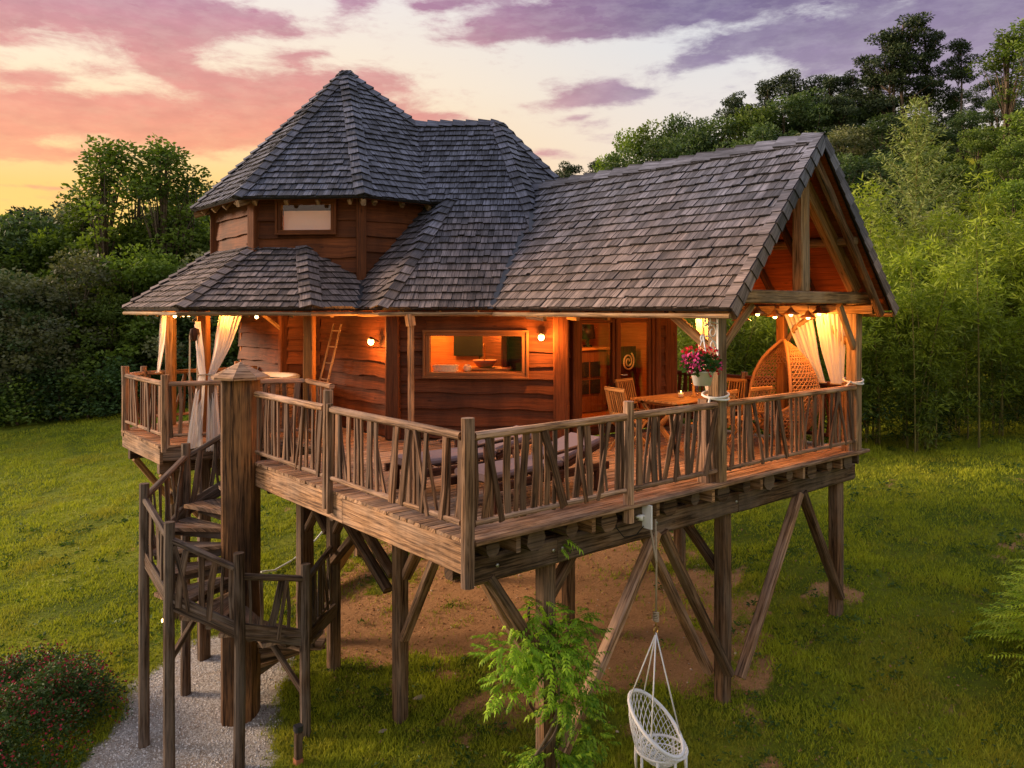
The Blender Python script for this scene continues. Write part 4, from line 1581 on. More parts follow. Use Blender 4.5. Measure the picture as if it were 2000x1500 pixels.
# W pattern under the front beam
br((1.42, .22, .45), (2.93, .22, 2.50), mat='rail')
br((4.36, .20, .42), (3.02, .20, 2.50))
br((4.36, .52, .34), (3.00, .52, 2.50), mat='rail')
br((4.60, .20, .30), (6.05, .20, 2.50), mat='rail')
br((7.26, .22, .72), (6.16, .22, 2.50))
br((.42, .24, 2.52), (1.24, .24, 1.35))
br((.50, .50, 2.52), (1.26, .50, 1.30), mat='rail')
# left side frame X=1.3
br((1.30, 2.15, 2.42), (1.30, 3.14, .75), mat='rail')
br((1.36, 2.62, 2.40), (1.36, 3.20, 1.55), mat='rail')
br((1.26, 4.75, 2.40), (1.26, 3.36, 1.55))
br((1.20, 5.05, 2.35), (1.20, 3.38, 1.35))
br((1.28, 3.75, 2.40), (1.28, 5.10, 1.30))
br((1.34, 4.55, 2.42), (1.34, 5.12, 1.75))
br((1.30, 5.30, 1.70), (1.30, 6.35, 2.42))
br((1.46, 5.50, 2.42), (1.46, 6.35, 1.5))
br((4.45, 3.2, 1.3), (3.6, 3.27, 2.48))
br((4.53, 3.27, 1.6), (5.2, 3.27, 2.48))
br((7.22, 3.27, 1.75), (6.6, 3.27, 2.48))
br((1.40, 3.27, 1.5), (2.1, 3.27, 2.48))
br((-.5, 7.5, 2.48), (.05, 7.4, 1.75), mat='golden')
br((-.45, 9.2, 2.48), (.2, 9.22, 1.6), mat='golden')
br((4.45, .45, 1.7), (4.45, 1.3, 2.52))
br((1.38, .50, 1.9), (1.9, .50, 2.48))


# ------------------------------------------------------------------ railings
def rail_post(x, y, z0, z1, r_=.062, par=None, mat='rail', nm='rail_post'):
    mb = MB()
    mb.log((x, y, z0), (x + random.uniform(-.01, .01), y + random.uniform(-.01, .01), z1), r_, r_ * .96, 9, 5, .05, .006)
    return dpart(mb, nm, mat, par)


def railing(p0, p1, par=None, z0=None, z1=None, zt0=4.0, zt1=None, zb0=3.165, zb1=None, gap=.10, mats=('rail', 'rail', 'baluster'), lean=.42, inset=.0, rr=.042, hang=.03, owner=None):
    owner = owner or deck
    zt1 = zt0 if zt1 is None else zt1
    zb1 = zb0 if zb1 is None else zb1
    p0, p1 = V((p0[0], p0[1], 0)), V((p1[0], p1[1], 0))
    L = (p1 - p0).length
    d = (p1 - p0).normalized()
    sd = V((d.y, -d.x, 0))
    rn = node_part('railing', owner, (p0 + p1) / 2 + V((0, 0, zb0)))
    a, b = p0 + d * .05, p1 - d * .05
    mb = MB(); mb.beam(a + V((0, 0, zt0 - .045)), b + V((0, 0, zt1 - .045)), .085, .075, seg=6, jit=.035, ch=.02); mb.build('top_rail', M[mats[0]], rn)
    mb = MB(); mb.beam(a + V((0, 0, zb0 - .01)), b + V((0, 0, zb1 - .01)), .065, .05, seg=6, jit=.04, ch=.012); mb.build('bottom_rail', M[mats[1]], rn)
    n_ = int(L / gap)
    k = 0
    while k < n_:
        t = (k + .7 + random.uniform(-.22, .22)) / (n_ + .6)
        w_ = random.choice((.038, .05, .06, .075, .088))
        th = random.uniform(.022, .03)
        ln = random.gauss(0, .025)
        side = .0
        if random.random() < lean:
            ln = random.choice((-1, 1)) * random.uniform(.06, .28)
            side = random.choice((-.03, .03))
        q0 = p0 + d * (t * L) + sd * (side + random.uniform(-.006, .006))
        tl = min(max(t * L + ln, .07), L - .07)
        q1 = p0 + d * tl + sd * (side)
        za = zb0 + (zb1 - zb0) * t - hang + random.uniform(-.02, .0)
        zb = zt0 + (zt1 - zt0) * (tl / L) - .075
        mb = MB()
        q0z, q1z = q0 + V((0, 0, za)), q1 + V((0, 0, zb))
        mid = q0z.lerp(q1z, random.uniform(.35, .65)) + d * random.uniform(-.026, .026)
        pts = [q0z, mid, q1z]
        ws = [w_ * random.uniform(.8, 1.15) for _ in pts]
        up = d
        secs = []
        ax = (q1z - q0z).normalized()
        ac = ax.cross(sd).normalized()
        for ww in ws:
            c = .006
            secs.append([ac * x_ + sd * y_ for x_, y_ in ((ww / 2, -th / 2 + c), (ww / 2, th / 2 - c), (ww / 2 - c, th / 2), (-ww / 2 + c, th / 2), (-ww / 2, th / 2 - c), (-ww / 2, -th / 2 + c), (-ww / 2 + c, -th / 2), (ww / 2 - c, -th / 2))][::-1])
        mb.sweep(pts, secs)
        mb.build('baluster', M[mats[2]], rn)
        k += 1
    return rn


rail_post(-.03, -.04, 2.58, 4.13, .066)
rail_post(2.16, -.04, 2.80, 4.12, .062)
rail_post(-.03, 2.72, 2.78, 4.17, .062)
mb = MB(); mb.beam((-.05, 2.62, 2.74), (-.05, 2.62, 4.02), .045, .07, up=(1, 0, 0), seg=3, jit=.03); dpart(mb, 'rail_post_slat', 'rail')
mb = MB(); mb.beam((3.72, .10, 2.98), (3.72, .10, 4.02), .15, .13, up=(1, 0, 0), seg=4, jit=.03, ch=.015); dpart(mb, 'rail_post', 'rail')
mb = MB(); mb.beam((7.16, .06, 2.98), (7.16, .06, 4.02), .12, .12, up=(1, 0, 0), seg=4, jit=.03, ch=.015); dpart(mb, 'rail_post', 'rail')
railing((0, -.03), (2.16, -.03))
railing((2.16, -.03), (3.80, -.03))
railing((3.92, -.03), (7.25, -.03), gap=.12)
railing((-.03, 0), (-.03, 2.66))
railing((-.03, 2.74), (-.03, 4.86))
railing((7.40, .05), (7.40, 2.0), mats=('siding', 'siding', 'siding'))
railing((7.40, 2.0), (7.40, 3.55), mats=('siding', 'siding', 'siding'))
rail_post(7.40, 2.0, 2.98, 4.05)
rail_post(7.40, 3.6, 2.98, 4.05)
# left terrace
rail_post(-.56, 7.10, 2.90, 4.10, .068)
rail_post(-.60, 9.22, 2.90, 4.12, .068)
rail_post(-.20, 9.60, 2.95, 4.08, .055)
rail_post(1.50, 9.55, 2.95, 4.10, .055)
railing((-.56, 7.10), (-.60, 9.22), gap=.13)
railing((-.56, 7.10), (1.42, 6.27), gap=.14)
railing((-.60, 9.22), (-.2, 9.58), gap=.14)
railing((-.2, 9.58), (1.50, 9.55), gap=.15)
railing((1.50, 9.55), (1.95, 9.55), gap=.15)
railing((1.25, 5.05), (1.40, 6.27), gap=.15)

# =================================================================== spiral stair
NX, NY = -.15, 5.10
stair = thing('spiral_staircase', 'dark weathered spiral staircase winding round a thick capped newel post', 'staircase', (NX, NY, -.5))
gN = gz(NX, NY)
mb = MB()
pts, secs = [], []
for i in range(9):
    t = i / 8
    z = gN - .1 + (4.18 - gN + .1) * t
    sec = []
    for k in range(12):
        a = -2 * math.pi * k / 12 + .2
        rr = .262 * (1 + .05 * math.sin(k * 2.3) + random.uniform(-.012, .012))
        sec.append(V((rr * math.cos(a), rr * math.sin(a), 0)))
    pts.append(V((NX, NY, z)))
    secs.append(sec)
mb.sweep(pts, secs)
mb.build('newel_post', M['newel'], stair)
# pyramid cap of eight wedge boards
cap = node_part('newel_cap', stair, (NX, NY, 4.17))
for k in range(8):
    a0, a1 = 2 * math.pi * k / 8 + .2, 2 * math.pi * (k + 1) / 8 + .2 - .015
    r_ = .40
    p0 = V((NX + r_ * math.cos(a0), NY + r_ * math.sin(a0), 4.19))
    p1 = V((NX + r_ * math.cos(a1), NY + r_ * math.sin(a1), 4.19))
    mb = MB(); mb.poly([p0, p1, V((NX, NY, 4.39))], (0, 0, -.035)); mb.build('cap_board', M['deck'], cap)


def pol(a, r_, z):
    return V((NX + r_ * math.cos(R(a)), NY + r_ * math.sin(R(a)), z))


STEP, RISE = 26.0, .2
for i in range(1, 17):
    th = 73 - STEP * i
    z = -.35 + RISE * i
    if z < gz(NX, NY) + .02:
        continue
    tr = node_part('step', stair, pol(th, .7, z))
    # two boards per tread with a joint
    for a0, a1 in ((th + 16, th + 1.2), (th + .4, th - 15)):
        mb = MB()
        ri, ro = .24, 1.17
        mb.poly([pol(a1, ri, z), pol(a1, ro, z), pol(a0, ro, z), pol(a0, ri, z)], (0, 0, -.05))
        mb.build('tread_board', M['tread'], tr)
    mb = MB()
    mb.beam(pol(th + 4, .24, z - .105), pol(th + 4, 1.12, z - .105), .07, .105, seg=2, jit=.02)
    mb.build('bearer', M['stair'], tr)

SP = [(-28, 1.22, 1.42), (-70, 1.24, 1.76), (-112, 1.22, 2.07), (-154, 1.24, 2.45), (-197, 1.22, 2.79), (-255, 1.30, 3.12), (-300, 1.26, 3.62)]
for k, (a, r_, zt) in enumerate(SP):
    p = pol(a, r_, 0)
    if k == 0:
        continue
    mb = MB()
    zb = gz(p.x, p.y) - .1
    if k == 6:
        zb = 2.0
    mb.log((p.x, p.y, zb), (p.x, p.y, zt), .073, .066, 9, 8, .05, .015)
    mb.build('stair_post', M['stair'], stair)


def srail(a, b, zt0, zt1, n_=6):
    (xa, ya), (xb, yb) = a, b
    railing((xa, ya), (xb, yb), zt0=zt0 - .14, zt1=zt1 - .14, zb0=zt0 - .93, zb1=zt1 - .93, gap=.135, mats=('stair', 'stair', 'stair'), lean=.45, owner=stair)


pts_ = [(pol(a, r_, 0).x, pol(a, r_, 0).y) for a, r_, zt in SP]
srail((1.22, 5.05), pts_[1], 1.72, 1.72)
srail(pts_[1], pts_[2], 1.76, 1.95)
srail(pts_[2], pts_[3], 2.07, 2.40)
srail(pts_[3], pts_[4], 2.45, 2.76)
srail(pts_[4], pts_[5], 2.79, 3.10)
srail(pts_[5], pts_[6], 3.12, 3.60)
# outer strings between the posts
for k in range(1, 6):
    a, b = V((*pts_[k], 0)), V((*pts_[k + 1], 0))
    za, zb = SP[k][2] - .98, SP[k + 1][2] - .98
    mb = MB()
    mb.beam(a + V((0, 0, za)), b + V((0, 0, zb)), .05, .20, seg=4, jit=.03, ch=.01)
    mb.build('string_board', M['stair'], stair)
mb = MB(); mb.beam(V((1.25, 5.0, .60)), V((*pts_[1], .74)), .05, .2, seg=3, jit=.03); mb.build('string_board', M['stair'], stair)
for k, (dz0, dz1) in ((1, (-.3, .45)), (2, (-.55, .25)), (3, (-.7, .3))):
    p, q_ = V((*pts_[k], 0)), V((NX, NY, 0))
    a = p + V((0, 0, SP[k][2] - 1.75))
    b = p.lerp(q_, .62) + V((0, 0, SP[k][2] - 1.05))
    mb = MB(); mb.beam(a, b, .06, .075, seg=2, jit=.03); mb.build('strut', M['stair'], stair)
# =================================================================== furniture and fittings
M['stone'] = plain('field_stone', (.36, .30, .23, 1), .9, .1, 0, .6, 25, .5)
def curtain(name, label, a, b, z_top, tie, z_tie, foot=None, z_foot=None, tw=.07, group=None, folds=7, footw=.3, amp=.03):
    """voile gathered at a tie: a,b plan ends of the top hem; tie plan point; foot plan point"""
    a, b, tie = V((*a, 0)), V((*b, 0)), V((*tie, 0))
    n_, rows = 36, 16
    d = (b - a).normalized()
    sd = V((d.y, -d.x, 0))
    keys = [(z_top, a, b, amp * .5)]
    keys.append((z_top - (z_top - z_tie) * .5, a.lerp(tie - d * tw, .42), b.lerp(tie + d * tw, .42), amp))
    keys.append((z_tie, tie - d * tw, tie + d * tw, amp * .8))
    if foot is not None:
        foot = V((*foot, 0))
        keys.append((z_foot, foot - d * footw, foot + d * footw, amp * 1.3))
    vs, fs, uv = [], [], []
    segs = len(keys) - 1
    tot = rows * segs
    for r_ in range(tot + 1):
        k = min(r_ // rows, segs - 1)
        t = (r_ - k * rows) / rows
        ts = t * t * (3 - 2 * t) if k != 0 else t
        if k == 1:
            ts = t ** 1.15
        if k == 2:
            ts = t ** .75
        K0, K1 = keys[k], keys[k + 1]
        z = K0[0] + (K1[0] - K0[0]) * t
        A = K0[1].lerp(K1[1], ts)
        B = K0[2].lerp(K1[2], ts)
        am = K0[3] + (K1[3] - K0[3]) * t
        for i in range(n_ + 1):
            s_ = i / n_
            p = A.lerp(B, s_)
            o = math.sin(s_ * folds * 2 * math.pi + .5 * math.sin(r_ * .2 + s_ * 3)) * am + am * .5 * math.sin(s_ * 17 + r_ * .11)
            vs.append(p + sd * o + V((0, 0, z)))
    W = n_ + 1
    for r_ in range(tot):
        for i in range(n_):
            q_ = r_ * W + i
            fs.append((q_, q_ + 1, q_ + 1 + W, q_ + W))
            uv.append([(0, 0), (1, 0), (1, 1), (0, 1)])
    t_ = thing(name, label, 'curtain', (tie.x, tie.y, z_tie), group=group)
    mb = MB(); mb.add(vs, fs, uv, smooth=True); mb.build('voile', M['cloth'], t_)
    mb = MB()
    ring = [tie + V((0, 0, z_tie)) + d * (math.cos(q_) * (tw + .012)) + sd * (math.sin(q_) * (amp + .025)) for q_ in np.linspace(0, 2 * math.pi, 17)]
    mb.tube(ring, .011, 6, closed=True); mb.build('tie', M['oldrope'], t_)
    return t_


G = 'cream curtains tied back to posts'
curtain('curtain', 'cream curtain tied back at the rail at the far left corner of the terrace', (.02, 9.25), (-.10, 8.62), 5.10, (-.05, 9.22), 3.98, tw=.04, group=G, amp=.025, folds=5)
curtain('curtain', 'cream curtain hanging to the floor left of the terrace corner post', (.10, 7.45), (-.03, 7.38), 4.92, (-.02, 7.02), 4.08, (-.22, 6.78), 2.97, tw=.055, group=G, folds=6, footw=.15)
curtain('curtain', 'cream curtain hanging to the floor right of the terrace corner post, swept from the eave', (.36, 7.30), (.66, 7.05), 5.08, (.10, 6.94), 4.08, (.04, 6.68), 2.90, tw=.055, group=G, folds=6, footw=.12)
curtain('curtain', 'narrow lamplit curtain behind the left front porch post', (3.95, .12), (3.99, .45), 5.08, (3.93, .18), 4.02, (3.93, .2), 3.1, tw=.03, group=G, folds=3, footw=.05)
curtain('curtain', 'lamplit curtain beside the back porch post, behind the hanging cane chair', (7.28, 1.20), (7.30, .72), 5.10, (7.30, .54), 3.98, tw=.06, group=G, folds=6)
curtain('curtain', 'lamplit curtain tied to the right front porch post', (7.22, .62), (7.24, .12), 5.10, (7.26, .26), 3.98, tw=.10, group=G, folds=7)


def rope_tie(c, r_, label, tail):
    c = V(c)
    mb = MB()
    for k, dz in enumerate((0, .028)):
        mb.tube([c + V((r_ * math.cos(q_) * 1.05, r_ * math.sin(q_), dz + .03 * math.sin(q_ + k))) for q_ in np.linspace(0, 2 * math.pi, 22)], .014, 7, closed=True)
    mb.tube([c + V(p) for p in tail], .013, 7)
    o = mb.build('rope_tie', M['rope']); tag(o, label, 'rope', 'white rope ties on the porch posts')


rope_tie((3.82, .02, 4.05), .155, 'white rope looped round the left front porch post with its tail hanging down', [(-.15, -.03, 0), (-.2, -.05, -.05), (-.2, -.04, -.3), (-.21, -.04, -.55)])
rope_tie((7.28, .02, 4.03), .135, 'white rope looped round the right front porch post above the railing', [(-.14, -.04, 0), (-.22, -.06, .02), (-.3, -.05, -.04), (-.42, -.04, -.06)])

# pendants
PG = 'small cone lamps hung under the tie beam'
names = ['lit cone lamp nearest the left front porch post, beside the flower basket', 'second lit cone lamp to the right of the left front porch post', 'lit cone lamp just left of the king post line',
         'lit cone lamp right below the king post', 'lit cone lamp just right of the king post line', 'second lit cone lamp to the left of the right front porch post', 'lit cone lamp nearest the right front porch post']
for (x, z), lb in zip(((4.09, 5.03), (5.01, 4.97), (5.40, 5.06), (5.84, 5.02), (6.26, 5.05), (6.74, 5.0), (7.06, 5.06)), names):
    t = thing('pendant_lamp', lb, 'lamp', (x, .45, z - .05), PG)
    mb = MB(); mb.lathe([(.012, .10), (.028, .085), (.05, .05), (.13, .0), (.128, -.004), (.045, .045), (.01, .07)], (x, .45, z), 16); mb.build('lamp_shade', M['copper'], t)
    mb = MB(); mb.tube([(x, .45, z + .09), (x, .45, 5.19)], .006, 6); mb.build('cord', M['iron'], t)
    mb = MB(); mb.lathe([(.001, -.032), (.02, -.026), (.03, -.005), (.022, .02), (.01, .035)], (x, .45, z), 10); mb.build('bulb', M['bulb'], t)
    link(lamp('bulb_light', V((x, .45, z - .045)) - ORG[t], 22, (1, .34, .055), .03), t)
mb = MB(); mb.tube([(3.85, .45, 5.2), (5.4, .45, 5.17), (7.28, .45, 5.2)], .008, 5); o = mb.build('lamp_cable', M['iron']); tag(o, 'thin dark cable from which the cone lamps hang across the porch', 'cable')
# terrace bulbs
for p, lb in (((.12, 8.85, 5.0), 'lit bulb above the far left curtain of the terrace'), ((-.02, 7.95, 5.03), 'left one of two lit bulbs under the terrace eave, left of the pulley'), ((.02, 7.80, 5.03), 'right one of two lit bulbs under the terrace eave, left of the pulley'),
              ((.50, 7.32, 5.0), 'lit bulb shining on the curtain right of the terrace corner post'), ((1.35, 8.2, 4.98), 'lit bulb above the hot tub in the middle of the terrace')):
    t = thing('eave_bulb', lb, 'light bulb', p, 'bare bulbs along the terrace eave')
    mb = MB(); mb.lathe([(.001, -.035), (.024, -.025), (.034, 0), (.022, .03), (.012, .045)], p, 10); mb.build('glass_bulb', M['bulb_soft'], t)
    mb = MB(); mb.lathe([(.014, .045), (.016, .08), (.0, .085)], p, 8); mb.tube([V(p) + V((0, 0, .08)), V(p) + V((0, 0, .2))], .005, 5); mb.build('holder', M['iron'], t)
    link(lamp('bulb_light', (0, 0, -.06), 16, (1, .34, .055), .03), t)

# folding chairs
def folding_chair():
    t = thing('folding_chair', 'x', 'chair', (0, 0, 0), 'slatted folding chairs round the porch table')
    def P_(name, fn):
        mb = MB(); fn(mb); mb.build(name, M['teak'], t)
    for sx in (-.22, .22):
        P_('leg', lambda m_, s=sx: m_.beam((s, -.24, 0), (s, .20, .46), .022, .04, up=(0, 1, 0)))
        P_('leg', lambda m_, s=sx: m_.beam((s * .88, .26, 0), (s * .88, -.12, .46), .022, .04, up=(0, 1, 0)))
        P_('back_post', lambda m_, s=sx: m_.beam((s, .17, .40), (s, .30, .93), .022, .042, up=(0, 1, 0)))
    for k in range(7):
        P_('seat_slat', lambda m_, k=k: m_.beam((-.2, -.21 + k * .06, .455), (.2, -.21 + k * .06, .455), .046, .016))
    P_('top_rail', lambda m_: m_.beam((-.24, .305, .935), (.24, .305, .935), .024, .06))
    P_('back_rail', lambda m_: m_.beam((-.21, .205, .56), (.21, .205, .56), .022, .04))
    for k in range(8):
        x = -.17 + k * .0486
        P_('back_slat', lambda m_, x=x: m_.beam((x, .21, .58), (x, .295, .91), .022, .012, up=(0, 1, 0)))
    return t


ch0 = folding_chair()
for i, (x, y, rz, lb) in enumerate([(4.62, 2.10, 90 - 10, 'folding wooden chair at the left end of the porch table, nearest the glazed doors'),
                                    (5.60, 2.80, 5, 'folding wooden chair behind the porch table, against the cabin'),
                                    (5.25, 1.15, 185, 'folding wooden chair with its back to the front railing, by the left porch post'),
                                    (6.75, 1.95, -85, 'folding wooden chair at the right end of the porch table'),
                                    (6.15, 1.15, 172, 'folding wooden chair in front of the table, right of the left porch post')]):
    o = ch0 if i == 0 else copy_tree(ch0)
    o.location = (x, y, DZ)
    o.rotation_euler = (0, 0, R(rz))
    o['label'] = lb
t = thing('dining_table', 'rectangular slatted wooden table on the lamplit porch', 'table', (5.7, 1.95, DZ))
for k in range(8):
    mb = MB(); mb.beam((4.95, 1.55 + k * .115, 3.735), (6.45, 1.55 + k * .115, 3.735), .105, .028, ch=.005); mb.build('table_slat', M['teak'], t)
for sx in (5.1, 6.3):
    for a, b in ((1.6, 2.3), (2.3, 1.6)):
        mb = MB(); mb.beam((sx, a, 3.0), (sx, b, 3.70), .05, .07, up=(0, 1, 0)); mb.build('leg', M['teak'], t)
    mb = MB(); mb.beam((sx, 1.56, 3.69), (sx, 2.36, 3.69), .05, .05); mb.build('crossbar', M['teak'], t)
c = V((5.55, 1.9, 3.75))
t = thing('candle_jar', 'small glass jar with a lit candle on the porch table', 'candle', c)
mb = MB(); mb.lathe([(.0, 0), (.05, 0), (.055, .11), (.05, .11), (.046, .012), (0, .012)], c, 14); mb.build('jar', M['glass'], t)
mb = MB(); mb.lathe([(.0, .014), (.04, .014), (.04, .07), (0, .07)], c, 12); mb.build('candle', M['candle'], t)
mb = MB(); mb.lathe([(.0, .072), (.012, .085), (.008, .10), (0, .115)], c, 8); mb.build('flame', M['flame'], t)
link(lamp('candle_light', (0, 0, .16), 1.2, (1, .5, .12), .02), t)
c = V((5.80, 1.85, 3.75))
t = thing('wooden_candlestick', 'turned wooden candlestick beside the candle jar on the table', 'candlestick', c)
mb = MB(); mb.lathe([(.0, 0), (.055, 0), (.055, .02), (.02, .04), (.018, .28), (.05, .3), (.05, .32), (0, .32)], c, 12); mb.build('stick', M['teak'], t)
c = V((5.98, 1.95, 3.75))
o = MB().lathe([(.0, 0), (.06, 0), (.065, .1), (.05, .24), (.045, .24), (.058, .1), (.05, .01), (0, .01)], c, 14).build('glass_vase', M['glass']); tag(o, 'clear glass vase to the right of the candlestick on the table', 'vase')

# cane pod chair
EC = V((6.96, .98, DZ))
egg = thing('cane_pod_chair', 'teardrop shaped woven cane chair standing on the porch by the curtains', 'chair', EC)
prof = [(.10, .12), (.32, .20), (.46, .40), (.53, .64), (.53, .88), (.47, 1.10), (.36, 1.32), (.20, 1.50), (.04, 1.63)]


def eggr(z):
    for (r0, z0), (r1, z1) in zip(prof, prof[1:]):
        if z0 <= z <= z1:
            t_ = (z - z0) / (z1 - z0)
            return r0 + (r1 - r0) * t_
    return prof[-1][0] if z > 1 else prof[0][0]


OA = R(163)     # opening direction


def eggp(a, z, k=1.0):
    return EC + V((eggr(z) * math.cos(a) * k, eggr(z) * math.sin(a) * k, z))


mb = MB()
half = lambda z: R(58) * min(1, max(0, (z - .30) / .35)) * (1 if z < 1.1 else 1 + 0 * z)
zs = np.linspace(.13, 1.62, 26)
for fam in (-1, 1):
    for k in range(44):
        a0 = 2 * math.pi * k / 44
        run = []
        for z in zs:
            a = a0 + fam * z * 1.9
            da = (a - OA + math.pi) % (2 * math.pi) - math.pi
            if abs(da) < half(z):
                if len(run) > 1:
                    mb.tube(run, .0075, 4, smooth=False)
                run = []
            else:
                run.append(eggp(a, z))
        if len(run) > 1:
            mb.tube(run, .0075, 4, smooth=False)
for z in np.linspace(.2, 1.55, 24):
    h = half(z)
    mb.tube([eggp(OA + h + (2 * math.pi - 2 * h) * q_, z) for q_ in np.linspace(0, 1, 25)], .007, 4, smooth=False)
mb.build('cane_weave', M['wicker'], egg, kind='stuff')
mb = MB()
zz_ = np.linspace(.3, 1.63, 16)
mb.tube([eggp(OA - half(z), z, 1.01) for z in zz_] + [eggp(OA + half(z), z, 1.01) for z in zz_[::-1]], .026, 8)
mb.build('rim', M['wicker'], egg)
mb = MB(); mb.lathe([(.30, .0), (.33, .03), (.30, .06), (.14, .12), (.12, .16), (.0, .16)], EC, 18); mb.build('base', M['wicker'], egg)
mb = MB(); mb.lathe([(.0, .36), (.28, .36), (.35, .42), (.34, .50), (.2, .53), (0, .52)], EC, 18); mb.build('cushion', M['cushion'], egg)

# sun loungers
def lounger():
    t = thing('sun_lounger', 'x', 'sun lounger', (0, 0, 0), 'dark framed sun loungers behind the corner railing')
    def P_(name, mat, *a, **k):
        mb = MB(); mb.beam(*a, **k); mb.build(name, M[mat], t)
    for sy in (-.29, .29):
        P_('side_rail', 'darkwood', (0, sy, .27), (1.95, sy, .27), .045, .09)
        P_('leg', 'darkwood', (.15, sy, 0), (.15, sy, .26), .06, .06, up=(1, 0, 0))
        P_('leg', 'darkwood', (1.75, sy, 0), (1.75, sy, .26), .06, .06, up=(1, 0, 0))
        P_('back_rail', 'darkwood', (1.22, sy * .86, .33), (1.88, sy * .86, .52), .04, .06)
        P_('arm', 'darkwood', (.75, sy * 1.12, .50), (1.45, sy * 1.12, .56), .06, .03)
        P_('arm_post', 'darkwood', (1.0, sy * 1.12, .28), (1.0, sy * 1.12, .5), .04, .04, up=(1, 0, 0))
    for k in range(7):
        P_('slat', 'darkwood', (.12 + k * .16, -.26, .325), (.12 + k * .16, .26, .325), .11, .02)
    for k in range(5):
        u = .1 + k * .13
        P_('back_slat', 'darkwood', (1.22 + u * .92, -.24, .35 + u * .34), (1.22 + u * .92, .24, .35 + u * .34), .09, .02, up=(-.34, 0, .92))
    P_('back_prop', 'darkwood', (1.55, -.2, .06), (1.72, -.2, .50), .03, .03, up=(0, 1, 0))
    P_('mattress', 'cushion', (.05, 0, .375), (1.2, 0, .375), .52, .075, ch=.03)
    P_('back_cushion', 'cushion', (1.21, 0, .41), (1.88, 0, .57), .52, .075, ch=.03)
    return t


lg = lounger()
for i, (x, y, rz, lb) in enumerate([(.45, 1.95, -4, 'dark lounger with lilac mattress further from the corner of the deck'), (.62, .85, 3, 'dark lounger with raised lilac back nearest the deck corner post')]):
    o = lg if i == 0 else copy_tree(lg)
    o.location = (x, y, DZ)
    o.rotation_euler = (0, 0, R(rz))
    o['label'] = lb
for b in M['cushion'].node_tree.nodes:
    pass

# hot tub
c = V((1.20, 8.02, DZ))
t = thing('hot_tub', 'round hot tub with white rim on the left terrace', 'hot tub', c)
for k in range(28):
    a0, a1 = 2 * math.pi * k / 28, 2 * math.pi * (k + .92) / 28
    q_ = lambda a, r_, z: c + V((r_ * math.cos(a), r_ * math.sin(a), z))
    mb = MB(); mb.poly([q_(a0, .80, .02), q_(a1, .80, .02), q_(a1, .80, .86), q_(a0, .80, .86)], -V((math.cos(a0), math.sin(a0), 0)) * .04); mb.build('stave', M['deck'], t)
mb = MB(); mb.lathe([(.0, .70), (.60, .70), (.68, .80), (.74, .87), (.82, .88), (.83, .91), (.80, .94), (.70, .93), (.64, .86)], c, 32); mb.build('rim', M['plastic'], t)
mb = MB(); mb.lathe([(.0, .845), (.655, .845)], c, 24)
mw, n_, o_ = mat_base('pool_water'); principled(n_, o_, (.25, .45, .5, 1), .05, .5)
mb.build('water', mw, t)

# ladder
t = thing('rustic_ladder', 'slender rustic wooden ladder leaning on the left cabin wall', 'ladder', (2.1, 7.0, 3.0))
la, lb_ = V((1.98, 7.22, 3.0)), V((2.37, 7.05, 4.86))
for s_ in (-.15, .13):
    mb = MB(); mb.log(la + V((0, s_ * 1.15, 0)), lb_ + V((0, s_ * .95, 0)), .022, .018, 7, 6, .06, .02); mb.build('rail', M['log'], t)
for k in range(6):
    q_ = la.lerp(lb_, .16 + k * .155)
    mb = MB(); mb.log(q_ + V((0, -.17, 0)), q_ + V((0, .15, 0)), .014, .013, 6, 2, .06); mb.build('rung', M['log'], t)

# flower basket with its scroll bracket
t = thing('scroll_bracket', 'white wrought iron scroll bracket on the left front porch post', 'bracket', (3.76, -.03, 4.75))
mb = MB(); mb.beam((3.765, -.05, 4.55), (3.765, -.05, 5.08), .012, .03, up=(0, 1, 0)); mb.build('back_plate', M['white'], t)
def spiral(c_, r_, a0, a1, n_=18):
    return [V(c_) + V((math.cos(a) * r_ * (1 - .62 * i / n_), 0, math.sin(a) * r_ * (1 - .62 * i / n_))) for i, a in enumerate(np.linspace(a0, a1, n_ + 1))]
for pts in ([V((3.765, -.05, 4.95)), V((3.62, -.05, 4.97)), V((3.50, -.05, 4.92))], spiral((3.56, -.05, 4.98), .075, -1.2, 5.5), spiral((3.66, -.05, 4.85), .08, 1.8, -4.8), spiral((3.67, -.05, 4.68), .075, -1.0, 5.0),
            [V((3.765, -.05, 4.60)), V((3.69, -.05, 4.73)), V((3.58, -.05, 4.80)), V((3.44, -.05, 4.80))], spiral((3.47, -.05, 4.77), .05, 1.5, 6.5)):
    mb = MB(); mb.tube(pts, .009, 6); mb.build('scroll', M['white'], t)
bc = V((3.42, -.08, 4.22))
t = thing('hanging_flower_basket', 'white hanging pot of red and pink geraniums under the scroll bracket', 'flower basket', bc)
mb = MB(); mb.lathe([(.0, 0), (.10, 0), (.135, .15), (.15, .155), (.15, .175), (.13, .17), (.0, .15)], bc, 20); mb.build('pot', M['plastic'], t)
for a in (.2, 2.3, 4.4):
    mb = MB(); mb.tube([bc + V((.13 * math.cos(a), .13 * math.sin(a), .17)), bc + V((.02, 0, .58))], .006, 5); mb.build('strap', M['plastic'], t)
